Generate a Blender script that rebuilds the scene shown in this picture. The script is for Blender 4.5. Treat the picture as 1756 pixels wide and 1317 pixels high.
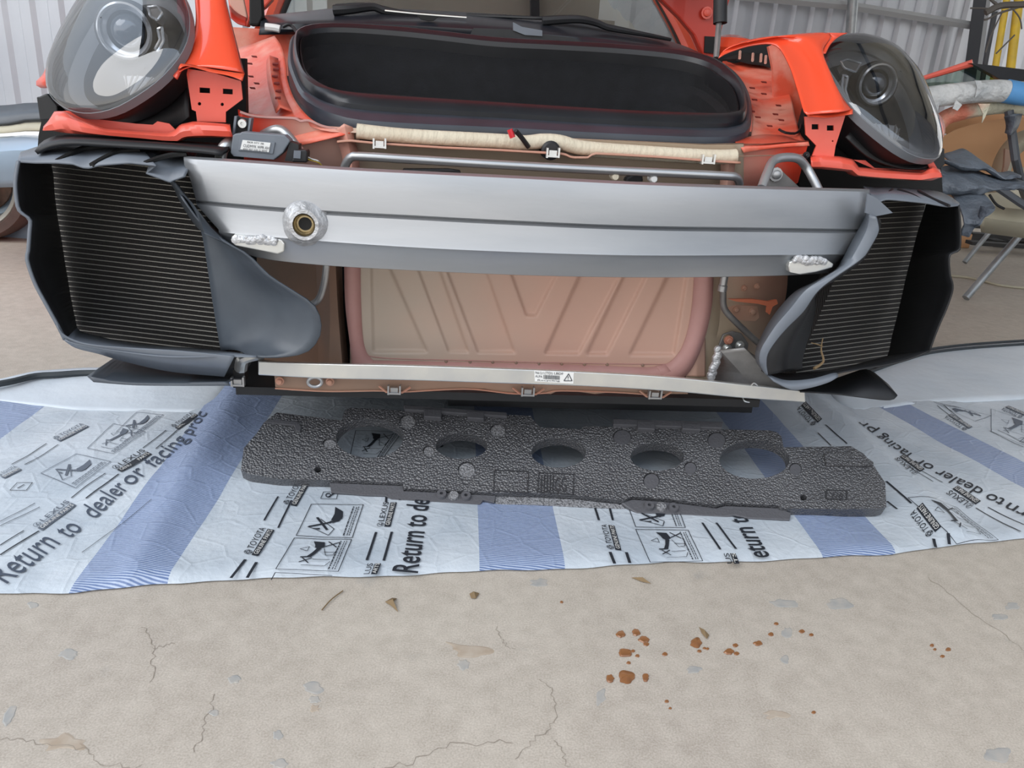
import bpy, bmesh, math, random
from math import sin, cos, pi, radians, sqrt, exp
from mathutils import Vector, Matrix
from mathutils.geometry import tessellate_polygon
from mathutils import noise as mnoise
random.seed(7)
for o in list(bpy.data.objects): bpy.data.objects.remove(o)
SC = bpy.context.scene
COL = SC.collection
# ------------------------------------------------------------------ camera
CAM = Vector((0, 0, 0.69)); FPX = 1318.0
PITCH = radians(20.4); ROLL = radians(4.0)
f_ = Vector((0, cos(PITCH), -sin(PITCH)))
r0 = Vector((1, 0, 0)); u0 = Vector((0, sin(PITCH), cos(PITCH)))
r_ = r0*cos(ROLL) + u0*sin(ROLL); u_ = u0*cos(ROLL) - r0*sin(ROLL)
cd = bpy.data.cameras.new('camera'); co = bpy.data.objects.new('camera', cd); COL.objects.link(co)
m = Matrix.Identity(4)
for i in range(3):
    m[i][0] = r_[i]; m[i][1] = u_[i]; m[i][2] = -f_[i]; m[i][3] = CAM[i]
co.matrix_world = m; cd.sensor_width = 36; cd.lens = FPX/1756*36; cd.clip_start = 0.02; cd.clip_end = 200
SC.camera = co
# ------------------------------------------------------------------ light
SC.view_settings.view_transform = 'Standard'; SC.view_settings.look = 'None'
SC.view_settings.exposure = 0.42; SC.view_settings.gamma = 1; SC.view_settings.use_curve_mapping = False
W = bpy.data.worlds.new('sky'); SC.world = W; W.use_nodes = True
nt = W.node_tree; nt.nodes.clear()
wo = nt.nodes.new('ShaderNodeOutputWorld'); bg = nt.nodes.new('ShaderNodeBackground')
tc = nt.nodes.new('ShaderNodeTexCoord'); sp = nt.nodes.new('ShaderNodeSeparateXYZ')
rp = nt.nodes.new('ShaderNodeValToRGB')
nt.links.new(tc.outputs['Generated'], sp.inputs[0]); nt.links.new(sp.outputs['Z'], rp.inputs[0])
rp.color_ramp.elements[0].position = 0.0; rp.color_ramp.elements[0].color = (1.0, 0.965, 0.92, 1)
rp.color_ramp.elements[1].position = 0.75; rp.color_ramp.elements[1].color = (0.72, 0.84, 1.0, 1)
nt.links.new(rp.outputs[0], bg.inputs[0]); bg.inputs[1].default_value = 1.3
nt.links.new(bg.outputs[0], wo.inputs[0])
sd = bpy.data.lights.new('sun', 'SUN'); so = bpy.data.objects.new('sun', sd); COL.objects.link(so)
sd.energy = 1.3; sd.angle = radians(50); sd.color = (1, 0.965, 0.92)
so.rotation_euler = Vector((-0.75, -0.75, 1.05)).to_track_quat('Z', 'Y').to_euler()

# ------------------------------------------------------------------ projection helpers (photo pixel + real depth -> world point)
def ray(px, py): return f_ + r_*((px-878)/FPX) - u_*((py-658.5)/FPX)
YAW = 7.0
def axes(yaw):
    a = radians(yaw); return Vector((cos(a), sin(a), 0)), Vector((-sin(a), cos(a), 0))
TL, NL = axes(YAW)            # car's lateral and rearward directions
UP = Vector((0, 0, 1))
def P(px, py, d, yaw=YAW):
    r = ray(px, py); n = NL if yaw == YAW else axes(yaw)[1]
    return CAM + r*(d/r.dot(n))
def PS(pts, d=None, yaw=YAW):
    return [P(p[0], p[1], p[2] if d is None or len(p) > 2 else d, yaw) for p in pts]
def Z(px, py, z=0.0):
    r = ray(px, py); return CAM + r*((z-CAM.z)/r.z)
def PL(px, py, p0, n):
    r = ray(px, py); return CAM + r*((p0-CAM).dot(n)/r.dot(n))
def CP(l, d, z): return Vector((0, 0, z)) + TL*l + NL*d

# ------------------------------------------------------------------ materials
def lin(c):
    return tuple(((v/255)/12.92 if v/255 <= 0.04045 else ((v/255+0.055)/1.055)**2.4) for v in c) + (1,)
MATS = {}
def mat(name, c, rough=0.5, metal=0.0, c2=None, ns=5.0, nmix=(0.35, 0.7), bump=0.0, bs=40.0, bt='noise', bd=0.002, coat=0.0, spec=0.5, stretch=None, sheen=0):
    M = bpy.data.materials.new(name); M.use_nodes = True; MATS[name] = M
    t = M.node_tree; b = t.nodes['Principled BSDF']
    b.inputs['Base Color'].default_value = lin(c); b.inputs['Roughness'].default_value = rough
    b.inputs['Metallic'].default_value = metal; b.inputs['Coat Weight'].default_value = coat
    b.inputs['Specular IOR Level'].default_value = spec
    co_ = t.nodes.new('ShaderNodeTexCoord'); vec = co_.outputs['Object']
    if stretch:
        mp = t.nodes.new('ShaderNodeMapping'); mp.inputs['Scale'].default_value = stretch
        t.links.new(vec, mp.inputs[0]); vec = mp.outputs[0]
    if c2:
        n = t.nodes.new('ShaderNodeTexNoise'); n.inputs['Scale'].default_value = ns; n.inputs['Detail'].default_value = 6
        t.links.new(vec, n.inputs[0])
        r = t.nodes.new('ShaderNodeValToRGB'); t.links.new(n.outputs[0], r.inputs[0])
        r.color_ramp.elements[0].position = nmix[0]; r.color_ramp.elements[0].color = lin(c)
        r.color_ramp.elements[1].position = nmix[1]; r.color_ramp.elements[1].color = lin(c2)
        t.links.new(r.outputs[0], b.inputs['Base Color'])
    if bump:
        if bt == 'noise':
            n = t.nodes.new('ShaderNodeTexNoise'); n.inputs['Scale'].default_value = bs; n.inputs['Detail'].default_value = 5; out = n.outputs[0]
        elif bt == 'voronoi':
            n = t.nodes.new('ShaderNodeTexVoronoi'); n.inputs['Scale'].default_value = bs; out = n.outputs['Distance']
        else:
            n = t.nodes.new('ShaderNodeTexWave'); n.inputs['Scale'].default_value = bs; n.inputs['Distortion'].default_value = 1.5; out = n.outputs['Color']
        t.links.new(vec, n.inputs[0])
        bp = t.nodes.new('ShaderNodeBump'); bp.inputs['Strength'].default_value = bump; bp.inputs['Distance'].default_value = bd
        if bt == 'voronoi': bp.invert = True
        t.links.new(out, bp.inputs['Height']); t.links.new(bp.outputs[0], b.inputs['Normal'])
    return M
orange = mat('orange_paint', (232, 82, 48), 0.28, coat=0.6, c2=(238, 94, 62), ns=3)
orange_in = mat('orange_seam_paint', (224, 92, 66), 0.4, c2=(232, 166, 146), ns=11, nmix=(0.42, 0.68), bump=0.5, bs=28, bd=0.006)
orange_rail = mat('orange_rail_paint', (222, 82, 62), 0.35, coat=0.3, c2=(228, 104, 88), ns=8)
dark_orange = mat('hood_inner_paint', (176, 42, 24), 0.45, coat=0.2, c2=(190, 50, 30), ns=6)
pink = mat('pink_overspray', (206, 150, 134), 0.5, c2=(196, 158, 140), ns=6, bump=0.08, bs=60)
pinkrim = mat('pink_flange_paint', (190, 144, 138), 0.5, c2=(180, 132, 124), ns=12)
beige = mat('beige_primer', (178, 150, 132), 0.45, c2=(196, 142, 118), ns=5, nmix=(0.3, 0.62))
hemp = mat('misted_hem', (188, 128, 106), 0.45, c2=(180, 140, 120), ns=9)
brown = mat('brown_primer', (136, 114, 98), 0.5, c2=(156, 122, 102), ns=7)
seal = mat('cream_sealant', (208, 199, 178), 0.7, c2=(202, 190, 168), ns=5, bump=0.6, bs=42, bt='noise', bd=0.006, stretch=(2.4, 1, 1))
alu = mat('brushed_aluminium', (144, 149, 155), 0.4, 0.7, c2=(176, 178, 181), ns=4.5, bump=0.05, bs=130, stretch=(0.3, 1, 2))
alu_b = mat('bright_aluminium', (206, 208, 208), 0.3, 0.75, c2=(226, 226, 220), ns=14, bump=0.06, bs=140)
weldm = mat('weld_metal', (205, 206, 208), 0.42, 0.55, c2=(160, 160, 162), ns=60, bump=0.8, bs=130, bd=0.004)
steel = mat('pipe_metal', (168, 170, 173), 0.32, 0.7, c2=(188, 189, 190), ns=10)
steel_d = mat('dark_cast_metal', (118, 116, 116), 0.5, 0.6, c2=(150, 148, 146), ns=20, bump=0.3, bs=80)
brass = mat('brass_thread', (168, 152, 118), 0.35, 0.9, bump=0.8, bs=60)
lampchrome = mat('lamp_chrome', (240, 242, 245), 0.22, 0.75)
chrome = mat('chrome', (225, 227, 230), 0.06, 1.0)
plastic = mat('black_plastic', (66, 72, 80), 0.4, c2=(76, 83, 91), ns=14, bump=0.1, bs=50)
plastic_l = mat('black_plastic_lit', (98, 104, 113), 0.38, c2=(110, 117, 126), ns=10, bump=0.1, bs=30)  # lighter copy of the black plastic, painted as its lit faces
plastic_d = mat('dark_plastic', (22, 23, 26), 0.5, c2=(30, 31, 34), ns=20)  # dark plastic parts; in the ducts a darker copy for shaded walls
black = mat('black_void', (9, 9, 10), 0.7)  # near-black, also painting the darkness of gaps and openings
rubber = mat('rubber_seal', (24, 27, 32), 0.32, c2=(31, 34, 40), ns=12)
rubber_l = mat('rubber_seal_face', (46, 51, 59), 0.34, c2=(56, 61, 70), ns=12)
carpet = mat('trunk_carpet', (15, 16, 19), 0.95, bump=0.5, bs=300, c2=(21, 22, 26), ns=30)
cowl = mat('cowl_plastic', (30, 33, 39), 0.3, c2=(40, 43, 50), ns=6, bump=0.05, bs=60)
radcore = mat('radiator_core', (20, 18, 17), 0.7, 0.1, c2=(28, 23, 21), ns=30, bump=0.8, bs=160, bt='wave', bd=0.002)
radtube = mat('radiator_tube', (140, 137, 130), 0.5, 0.3)
modgrey = mat('module_grey', (104, 110, 118), 0.5, c2=(112, 118, 126), ns=30)
white = mat('label_white', (225, 225, 222), 0.5)
ink = mat('black_ink', (36, 40, 48), 0.6)
ink_l = mat('faded_ink', (92, 100, 112), 0.6)
redm = mat('red_plastic', (205, 40, 50), 0.4)
foam = mat('grey_foam', (70, 70, 73), 0.3, c2=(86, 86, 89), ns=8, bump=1.0, bs=250, bt='voronoi', bd=0.0028, spec=0.9)
foam_s = mat('grey_foam_smooth', (82, 82, 86), 0.45, c2=(84, 84, 88), ns=30, bump=0.5, bs=220, bd=0.002)
foam_p = mat('foam_pore_disc', (134, 134, 137), 0.5, c2=(88, 88, 90), ns=300, nmix=(0.45, 0.6), bump=.8, bs=300, bt='voronoi', bd=0.002)
lining = mat('white_lining', (196, 205, 214), 0.4, c2=(206, 213, 220), ns=5, bump=0.25, bs=22, bd=0.01)
piping = mat('black_piping', (48, 54, 58), 0.5)
corr = mat('corrugated_metal', (196, 199, 205), 0.4, 0.35, c2=(178, 182, 190), ns=1.5)
corr_w = mat('white_sheet_metal', (252, 252, 252), 0.5, c2=(244, 244, 244), ns=2)
galv = mat('galvanised_pipe', (150, 155, 158), 0.4, 0.6, c2=(176, 180, 182), ns=20)
postm = mat('dark_post', (72, 76, 82), 0.5)
tan = mat('tan_post', (176, 146, 112), 0.6)
yellow = mat('yellow_pole', (226, 192, 52), 0.5, c2=(200, 170, 70), ns=20)
wrap = mat('masking_wrap', (206, 207, 206), 0.6, c2=(170, 174, 176), ns=14, bump=1.0, bs=25, bd=0.02)
wrap_y = mat('stained_wrap', (196, 192, 170), 0.6, c2=(206, 120, 96), ns=6, nmix=(0.5, 0.65), bump=1.0, bs=25, bd=0.02)
tape = mat('blue_tape', (88, 150, 205), 0.5)
card = mat('cardboard', (196, 152, 112), 0.8, c2=(186, 140, 100), ns=4)
tarp = mat('grey_liner_plastic', (76, 84, 94), 0.5, c2=(98, 106, 116), ns=9, bump=1.0, bs=12, bd=0.03)
cream = mat('cream_panel', (186, 180, 158), 0.5, c2=(170, 165, 146), ns=5)
tyre = mat('dusty_tyre', (104, 82, 76), 0.85, c2=(84, 68, 64), ns=15)
rimm = mat('alloy_rim', (190, 188, 180), 0.3, 0.6)
hubm = mat('rusty_hub', (128, 98, 82), 0.7, c2=(70, 60, 58), ns=25)
refl = mat('orange_reflector', (232, 140, 84), 0.3)
silver = mat('silver_car_paint', (150, 170, 190), 0.3, 0.3, coat=0.5)
leaf = mat('dry_leaf', (122, 102, 74), 0.8)
rust = mat('rusty_liquid', (150, 104, 68), 0.12, c2=(120, 80, 52), ns=30)
stain = mat('grey_paint_spot', (156, 156, 154), 0.6, c2=(176, 170, 162), ns=60)
stain2 = mat('brown_stain', (166, 150, 132), 0.8, c2=(180, 168, 154), ns=50)
crackm = mat('crack_line', (146, 136, 124), 0.9)
twig = mat('bare_twig', (92, 88, 84), 0.8)
wood = mat('interior_trim', (52, 52, 52), 0.8)

def glassmat(name, tint=(1, 1, 1), ior=1.5, rough=0.0, base=0.0):
    M = bpy.data.materials.new(name); M.use_nodes = True; t = M.node_tree; t.nodes.clear()
    o = t.nodes.new('ShaderNodeOutputMaterial'); mx = t.nodes.new('ShaderNodeMixShader')
    fr = t.nodes.new('ShaderNodeFresnel'); fr.inputs[0].default_value = ior
    ad = t.nodes.new('ShaderNodeMath'); ad.operation = 'ADD'; ad.inputs[1].default_value = base; ad.use_clamp = True
    tr = t.nodes.new('ShaderNodeBsdfTransparent'); tr.inputs[0].default_value = tint + (1,)
    gl = t.nodes.new('ShaderNodeBsdfGlossy'); gl.inputs['Roughness'].default_value = rough
    t.links.new(fr.outputs[0], ad.inputs[0]); t.links.new(ad.outputs[0], mx.inputs[0]); t.links.new(tr.outputs[0], mx.inputs[1]); t.links.new(gl.outputs[0], mx.inputs[2])
    t.links.new(mx.outputs[0], o.inputs[0]); return M
lensglass = glassmat('clear_lens', (0.97, 0.98, 1.0), 1.5, 0.0, 0.10)
windglass = glassmat('windscreen_glass', (0.72, 0.8, 0.78), 1.55, 0.0, 0.42)
bulbglass = mat('projector_lens', (70, 76, 84), 0.05, 0.2, coat=1.0)

def gradient_mat(name, ca, cb, pa, pb, **k):
    """paint mist: colour a at point pa -> colour b at point pb (object space)"""
    M = mat(name, ca, k.get('rough', 0.45), bump=k.get('bump', 0.1), bs=k.get('bs', 40)); t = M.node_tree; b = t.nodes['Principled BSDF']
    d = Vector(pb)-Vector(pa); L = d.length_squared
    c = t.nodes.new('ShaderNodeTexCoord')
    s = t.nodes.new('ShaderNodeVectorMath'); s.operation = 'SUBTRACT'; s.inputs[1].default_value = pa
    dt = t.nodes.new('ShaderNodeVectorMath'); dt.operation = 'DOT_PRODUCT'; dt.inputs[1].default_value = d/L
    n = t.nodes.new('ShaderNodeTexNoise'); n.inputs['Scale'].default_value = 14
    ad = t.nodes.new('ShaderNodeMath'); ad.operation = 'MULTIPLY_ADD'; ad.inputs[1].default_value = 0.5; ad.inputs[2].default_value = -0.25
    ad2 = t.nodes.new('ShaderNodeMath'); ad2.operation = 'ADD'
    r = t.nodes.new('ShaderNodeValToRGB')
    r.color_ramp.elements[0].position = 0.05; r.color_ramp.elements[0].color = lin(ca)
    r.color_ramp.elements[1].position = 0.95; r.color_ramp.elements[1].color = lin(cb)
    t.links.new(c.outputs['Object'], s.inputs[0]); t.links.new(s.outputs[0], dt.inputs[0]); t.links.new(c.outputs['Object'], n.inputs[0])
    t.links.new(n.outputs[0], ad.inputs[0]); t.links.new(dt.outputs['Value'], ad2.inputs[0]); t.links.new(ad.outputs[0], ad2.inputs[1])
    t.links.new(ad2.outputs[0], r.inputs[0]); t.links.new(r.outputs[0], b.inputs['Base Color'])
    return M

# ------------------------------------------------------------------ object helpers
ORI = {}
def thing(name, label, cat, loc, group=None):
    o = bpy.data.objects.new(name, None); COL.objects.link(o); o.location = loc; o.empty_display_size = 0.05
    o['label'] = label; o['category'] = cat
    if group: o['group'] = group
    ORI[o.name] = Vector(loc); return o
def tag(o, label, cat, group=None):
    o['label'] = label; o['category'] = cat
    if group: o['group'] = group
    return o
def mesh(name, verts, faces, material, parent=None, smooth=True, ang=35, label=None, kind=None):
    """all verts in world space; a child's origin is its root thing's origin"""
    if parent is not None: org = ORI[parent.name]
    else:
        org = Vector((sum(v[0] for v in verts)/len(verts), sum(v[1] for v in verts)/len(verts), min(v[2] for v in verts)))
    me = bpy.data.meshes.new(name)
    me.from_pydata([Vector(v)-org for v in verts], [], faces)
    bm = bmesh.new(); bm.from_mesh(me)
    bmesh.ops.recalc_face_normals(bm, faces=bm.faces)
    if smooth:
        for fc in bm.faces: fc.smooth = True
        for e in bm.edges:
            if len(e.link_faces) == 2 and e.calc_face_angle(0) > radians(ang): e.smooth = False
    bm.to_mesh(me); bm.free()
    o = bpy.data.objects.new(name, me); COL.objects.link(o)
    if parent is not None: o.parent = parent
    else: o.location = org
    ORI[o.name] = org
    me.materials.append(material)
    if label: o['label'] = label
    if kind: o['kind'] = kind
    return o
def resample(pts, n, closed=False, smooth=True):
    pts = [Vector(p) for p in pts]
    if smooth and len(pts) > 2:
        out = []; N = len(pts)
        segs = N if closed else N-1
        for i in range(segs):
            if closed: p0, p1, p2, p3 = pts[(i-1) % N], pts[i], pts[(i+1) % N], pts[(i+2) % N]
            else: p0, p1, p2, p3 = pts[max(i-1, 0)], pts[i], pts[i+1], pts[min(i+2, N-1)]
            for k in range(8):
                t = k/8; out.append(0.5*((2*p1)+(p2-p0)*t+(2*p0-5*p1+4*p2-p3)*t*t+(3*p1-p0-3*p2+p3)*t**3))
        if not closed: out.append(pts[-1])
        pts = out
    if closed: pts = pts+[pts[0]]
    L = [0]
    for a, b in zip(pts, pts[1:]): L.append(L[-1]+(b-a).length)
    res = []; j = 0; m_ = n if closed else n-1
    for i in range(n):
        s = L[-1]*i/m_
        while j < len(L)-2 and L[j+1] < s: j += 1
        u = (s-L[j])/max(L[j+1]-L[j], 1e-9); res.append(pts[j].lerp(pts[j+1], min(max(u, 0), 1)))
    return res
def loft(name, rows, material, parent, n=28, closed=False, thick=0.0, smooth=True, mid=0, label=None, rs=True, ang=40, kind=None):
    R = [resample(r, n, closed, smooth) if rs else [Vector(p) for p in r] for r in rows]
    if mid:
        C = [resample([r[i] for r in R], mid, False, True) for i in range(len(R[0]))]
        R = [[C[i][j] for i in range(len(C))] for j in range(mid)]
    n = len(R[0])
    V = [v for r in R for v in r]; F = []
    for j in range(len(R)-1):
        for i in range(n if closed else n-1):
            a = j*n+i; b = j*n+(i+1) % n; F.append((a, b, b+n, a+n))
    o = mesh(name, V, F, material, parent, label=label, ang=ang, kind=kind)
    if thick:
        s = o.modifiers.new('s', 'SOLIDIFY'); s.thickness = thick; s.offset = 0
    return o
def plate(name, outer, material, parent=None, off=None, holes=(), bevel=0.0, label=None, kind=None):
    """polygon (world points) with holes, given thickness by the offset vector"""
    if off is None: off = NL*0.003
    loops = [[Vector(p) for p in outer]] + [[Vector(p) for p in h] for h in holes]
    tris = tessellate_polygon(loops); V = [p for l in loops for p in l]; N = len(V)
    V2 = V+[p+off for p in V]; F = [tuple(t) for t in tris]+[tuple(i+N for i in reversed(t)) for t in tris]
    b = 0
    for l in loops:
        k = len(l)
        for i in range(k):
            a, c = b+i, b+(i+1) % k; F.append((a, c, c+N, a+N))
        b += k
    o = mesh(name, V2, F, material, parent, smooth=False, label=label, kind=kind)
    if bevel:
        md = o.modifiers.new('b', 'BEVEL'); md.width = bevel; md.segments = 2; md.limit_method = 'ANGLE'; md.angle_limit = radians(50)
    return o
def sweep(pts, r, seg=10, cap=True, closed=False):
    V = []; F = []; n = len(pts); up = None
    rr = r if isinstance(r, (list, tuple)) else [r]*n
    for i, p in enumerate(pts):
        t = (pts[min(i+1, n-1)]-pts[max(i-1, 0)]).normalized() if not closed else (pts[(i+1) % n]-pts[i-1]).normalized()
        if up is None:
            up = Vector((0, 0, 1)) if abs(t.z) < 0.9 else Vector((1, 0, 0))
        a = (up-t*up.dot(t)).normalized(); b = t.cross(a); up = a
        for k in range(seg):
            q = 2*pi*k/seg; V.append(p+(a*cos(q)+b*sin(q))*rr[i])
    for i in range(n if closed else n-1):
        for k in range(seg):
            j = (i+1) % n
            F.append((i*seg+k, i*seg+(k+1) % seg, j*seg+(k+1) % seg, j*seg+k))
    if cap and not closed:
        F.append(tuple(reversed(range(seg)))); F.append(tuple(range((n-1)*seg, n*seg)))
    return V, F
def tube(name, pts, r, material, parent=None, n=24, seg=10, smooth=True, label=None, closed=False):
    P_ = resample(pts, n, closed, smooth)
    if isinstance(r, (list, tuple)):
        r = [r[0]+(r[-1]-r[0])*i/(n-1) if len(r) == 2 else r[min(int(i/(n-1)*(len(r)-1)+.5), len(r)-1)] for i in range(n)]
    V, F = sweep(P_, r, seg, closed=closed)
    return mesh(name, V, F, material, parent, label=label)
def merge(parts):
    V = []; F = []
    for v, f in parts:
        b = len(V); V += list(v); F += [tuple(i+b for i in q) for q in f]
    return V, F
def boxg(c, sx, sy, sz, ax=None):
    ax = ax or (TL, NL, UP); V = []
    for k in (-1, 1):
        for j in (-1, 1):
            for i in (-1, 1): V.append(Vector(c)+ax[0]*(i*sx/2)+ax[1]*(j*sy/2)+ax[2]*(k*sz/2))
    return V, [(0, 1, 3, 2), (4, 6, 7, 5), (0, 4, 5, 1), (2, 3, 7, 6), (0, 2, 6, 4), (1, 5, 7, 3)]
def box(name, c, sx, sy, sz, material, parent=None, ax=None, bevel=0.0, label=None):
    V, F = boxg(c, sx, sy, sz, ax); o = mesh(name, V, F, material, parent, smooth=False, label=label)
    if bevel:
        md = o.modifiers.new('b', 'BEVEL'); md.width = bevel; md.segments = 2
    return o
def lathe(c, axis, prof, seg=28, up=None):
    """prof: list of (offset along axis, radius)"""
    axis = Vector(axis).normalized(); a = (up or (Vector((0, 0, 1)) if abs(axis.z) < .9 else Vector((1, 0, 0)))); a = (a-axis*a.dot(axis)).normalized(); b = axis.cross(a)
    V = []; F = []
    for h, r in prof:
        for k in range(seg):
            q = 2*pi*k/seg; V.append(Vector(c)+axis*h+(a*cos(q)+b*sin(q))*max(r, 1e-5))
    for i in range(len(prof)-1):
        for k in range(seg): F.append((i*seg+k, i*seg+(k+1) % seg, (i+1)*seg+(k+1) % seg, (i+1)*seg+k))
    return V, F
def lat(name, c, axis, prof, material, parent=None, seg=28, label=None, ang=35):
    V, F = lathe(c, axis, prof, seg); return mesh(name, V, F, material, parent, label=label, ang=ang)
def bolt(name, c, axis, r, material, parent, h=0.006):
    V1 = lathe(c, axis, [(0, 0), (0, r*1.5), (h*0.4, r*1.5), (h*0.4, r), (h*1.3, r*0.95), (h*1.5, r*0.7), (h*1.5, 0)], 12)
    return mesh(name, *V1, material, parent)
def ell(cx, cy, rx, ry, n=28, rot=0): return [(cx+rx*cos(2*pi*i/n)*cos(rot)-ry*sin(2*pi*i/n)*sin(rot), cy+rx*cos(2*pi*i/n)*sin(rot)+ry*sin(2*pi*i/n)*cos(rot)) for i in range(n)]
TXT = {}
def text2d(s, bold=0.0):
    """flat glyph mesh with width normalised to 1 and cap height to 1"""
    if (s, bold) in TXT: return TXT[(s, bold)]
    c = bpy.data.curves.new('t', 'FONT'); c.body = s; c.resolution_u = 3; c.offset = bold
    o = bpy.data.objects.new('t', c); COL.objects.link(o)
    dg = bpy.context.evaluated_depsgraph_get(); me = o.evaluated_get(dg).to_mesh()
    V = [(v.co.x, v.co.y) for v in me.vertices]; F = [tuple(p.vertices) for p in me.polygons]
    bpy.data.objects.remove(o); bpy.data.curves.remove(c)
    x0 = min(v[0] for v in V); x1 = max(v[0] for v in V)
    V = [((v[0]-x0)/(x1-x0), v[1]/0.70) for v in V]
    TXT[(s, bold)] = (V, F); return V, F
def textg(s, A, B, Cc, bold=0.0):
    V, F = text2d(s, bold); return [A+(B-A)*u+(Cc-A)*v for u, v in V], F
def quad(a, b, c, d): return [a, b, c, d], [(0, 1, 2, 3)]

# ================================================================== SETTING
def struct(name, V, F, m_, **k):
    o = mesh(name, V, F, m_, **k); o['kind'] = 'structure'; return o
# floor
def floor_mat():
    M = bpy.data.materials.new('concrete'); M.use_nodes = True; t = M.node_tree; b = t.nodes['Principled BSDF']
    b.inputs['Roughness'].default_value = 0.75
    c = t.nodes.new('ShaderNodeTexCoord').outputs['Object']
    def N(ty, sc, det=5):
        n = t.nodes.new(ty); n.inputs['Scale'].default_value = sc
        if 'Detail' in n.inputs: n.inputs['Detail'].default_value = det
        t.links.new(c, n.inputs['Vector']); return n
    def ramp(src, els):
        r = t.nodes.new('ShaderNodeValToRGB'); t.links.new(src, r.inputs[0])
        r.color_ramp.elements[0].position, r.color_ramp.elements[0].color = els[0][0], els[0][1]
        r.color_ramp.elements[1].position, r.color_ramp.elements[1].color = els[1][0], els[1][1]
        for e in els[2:]:
            x = r.color_ramp.elements.new(e[0]); x.color = e[1]
        return r.outputs[0]
    def mix(f, a, bb, ty='MIX'):
        x = t.nodes.new('ShaderNodeMixRGB'); x.blend_type = ty
        if isinstance(f, float): x.inputs[0].default_value = f
        else: t.links.new(f, x.inputs[0])
        for i, v in ((1, a), (2, bb)):
            if isinstance(v, tuple): x.inputs[i].default_value = v
            else: t.links.new(v, x.inputs[i])
        return x.outputs[0]
    big = N('ShaderNodeTexNoise', 2.2, 8); base = ramp(big.outputs[0], [(0.3, lin((170, 159, 147))), (0.7, lin((189, 179, 165)))])
    med = N('ShaderNodeTexNoise', 45, 6); base = mix(0.35, base, ramp(med.outputs[0], [(0.3, lin((150, 140, 128))), (0.7, lin((205, 196, 184)))]))
    fine = N('ShaderNodeTexNoise', 420, 3); base = mix(0.3, base, ramp(fine.outputs[0], [(0.3, lin((128, 120, 110))), (0.7, lin((216, 208, 198)))]))
    vo = N('ShaderNodeTexVoronoi', 150); spk = ramp(vo.outputs['Distance'], [(0.0, (1, 1, 1, 1)), (0.16, (0, 0, 0, 1))])
    rnd = ramp(vo.outputs['Color'], [(0.80, (0, 0, 0, 1)), (0.84, (1, 1, 1, 1))])
    base = mix(mix(1.0, spk, rnd, 'MULTIPLY'), base, lin((225, 220, 212)))
    vo2 = N('ShaderNodeTexVoronoi', 90); spk2 = ramp(vo2.outputs['Distance'], [(0.0, (1, 1, 1, 1)), (0.18, (0, 0, 0, 1))])
    rnd2 = ramp(vo2.outputs['Color'], [(0.85, (0, 0, 0, 1)), (0.88, (1, 1, 1, 1))])
    base = mix(mix(1.0, spk2, rnd2, 'MULTIPLY'), base, lin((120, 112, 104)))
    st = N('ShaderNodeTexNoise', 9, 4); base = mix(ramp(st.outputs[0], [(0.66, (0, 0, 0, 1)), (0.74, (0.5, 0.5, 0.5, 1))]), base, lin((150, 148, 144)))
    t.links.new(base, b.inputs['Base Color'])
    bp = t.nodes.new('ShaderNodeBump'); bp.inputs['Strength'].default_value = 0.25; bp.inputs['Distance'].default_value = 0.001
    t.links.new(fine.outputs[0], bp.inputs['Height']); t.links.new(bp.outputs[0], b.inputs['Normal'])
    return M
V = [(-14, -6, 0), (14, -6, 0), (14, 22, 0), (-14, 22, 0), (-14, -6, -0.1), (14, -6, -0.1), (14, 22, -0.1), (-14, 22, -0.1)]
floor = struct('floor', V, [(0, 1, 2, 3), (7, 6, 5, 4), (0, 4, 5, 1), (1, 5, 6, 2), (2, 6, 7, 3), (3, 7, 4, 0)], floor_mat(), smooth=False)
def ribbon(pts, w, z=0.0006, jit=0.004):
    pts = resample(pts, max(8, len(pts)*6), False, False); V = []; F = []
    for i, p in enumerate(pts):
        t = (pts[min(i+1, len(pts)-1)]-pts[max(i-1, 0)]).normalized(); s = Vector((-t.y, t.x, 0))
        ww = w*(0.35+0.65*random.random()); c = p+s*random.uniform(-jit, jit)
        V += [Vector((c.x, c.y, z))+s*ww/2, Vector((c.x, c.y, z))-s*ww/2]
    for i in range(len(pts)-1): F.append((2*i, 2*i+2, 2*i+3, 2*i+1))
    return V, F
cracks = [[(880, 1300), (950, 1240), (952, 1200), (940, 1175), (925, 1165)], [(952, 1270), (975, 1317)], [(0, 1268), (60, 1273), (140, 1283), (180, 1310), (240, 1317)],
          [(640, 1317), (700, 1310), (770, 1278), (878, 1272)], [(245, 1075), (262, 1110), (262, 1170)], [(335, 1290), (350, 1250), (368, 1190)], [(850, 1075), (860, 1100), (880, 1115)],
          [(1590, 990), (1680, 1060), (1756, 1115)], [(1655, 480), (1700, 488), (1756, 495)], [(262, 1110), (300, 1105)]]
for c in cracks:
    mesh('crack', *ribbon([Z(x, y) for x, y in c], 0.0012), crackm, floor, smooth=False)
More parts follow.
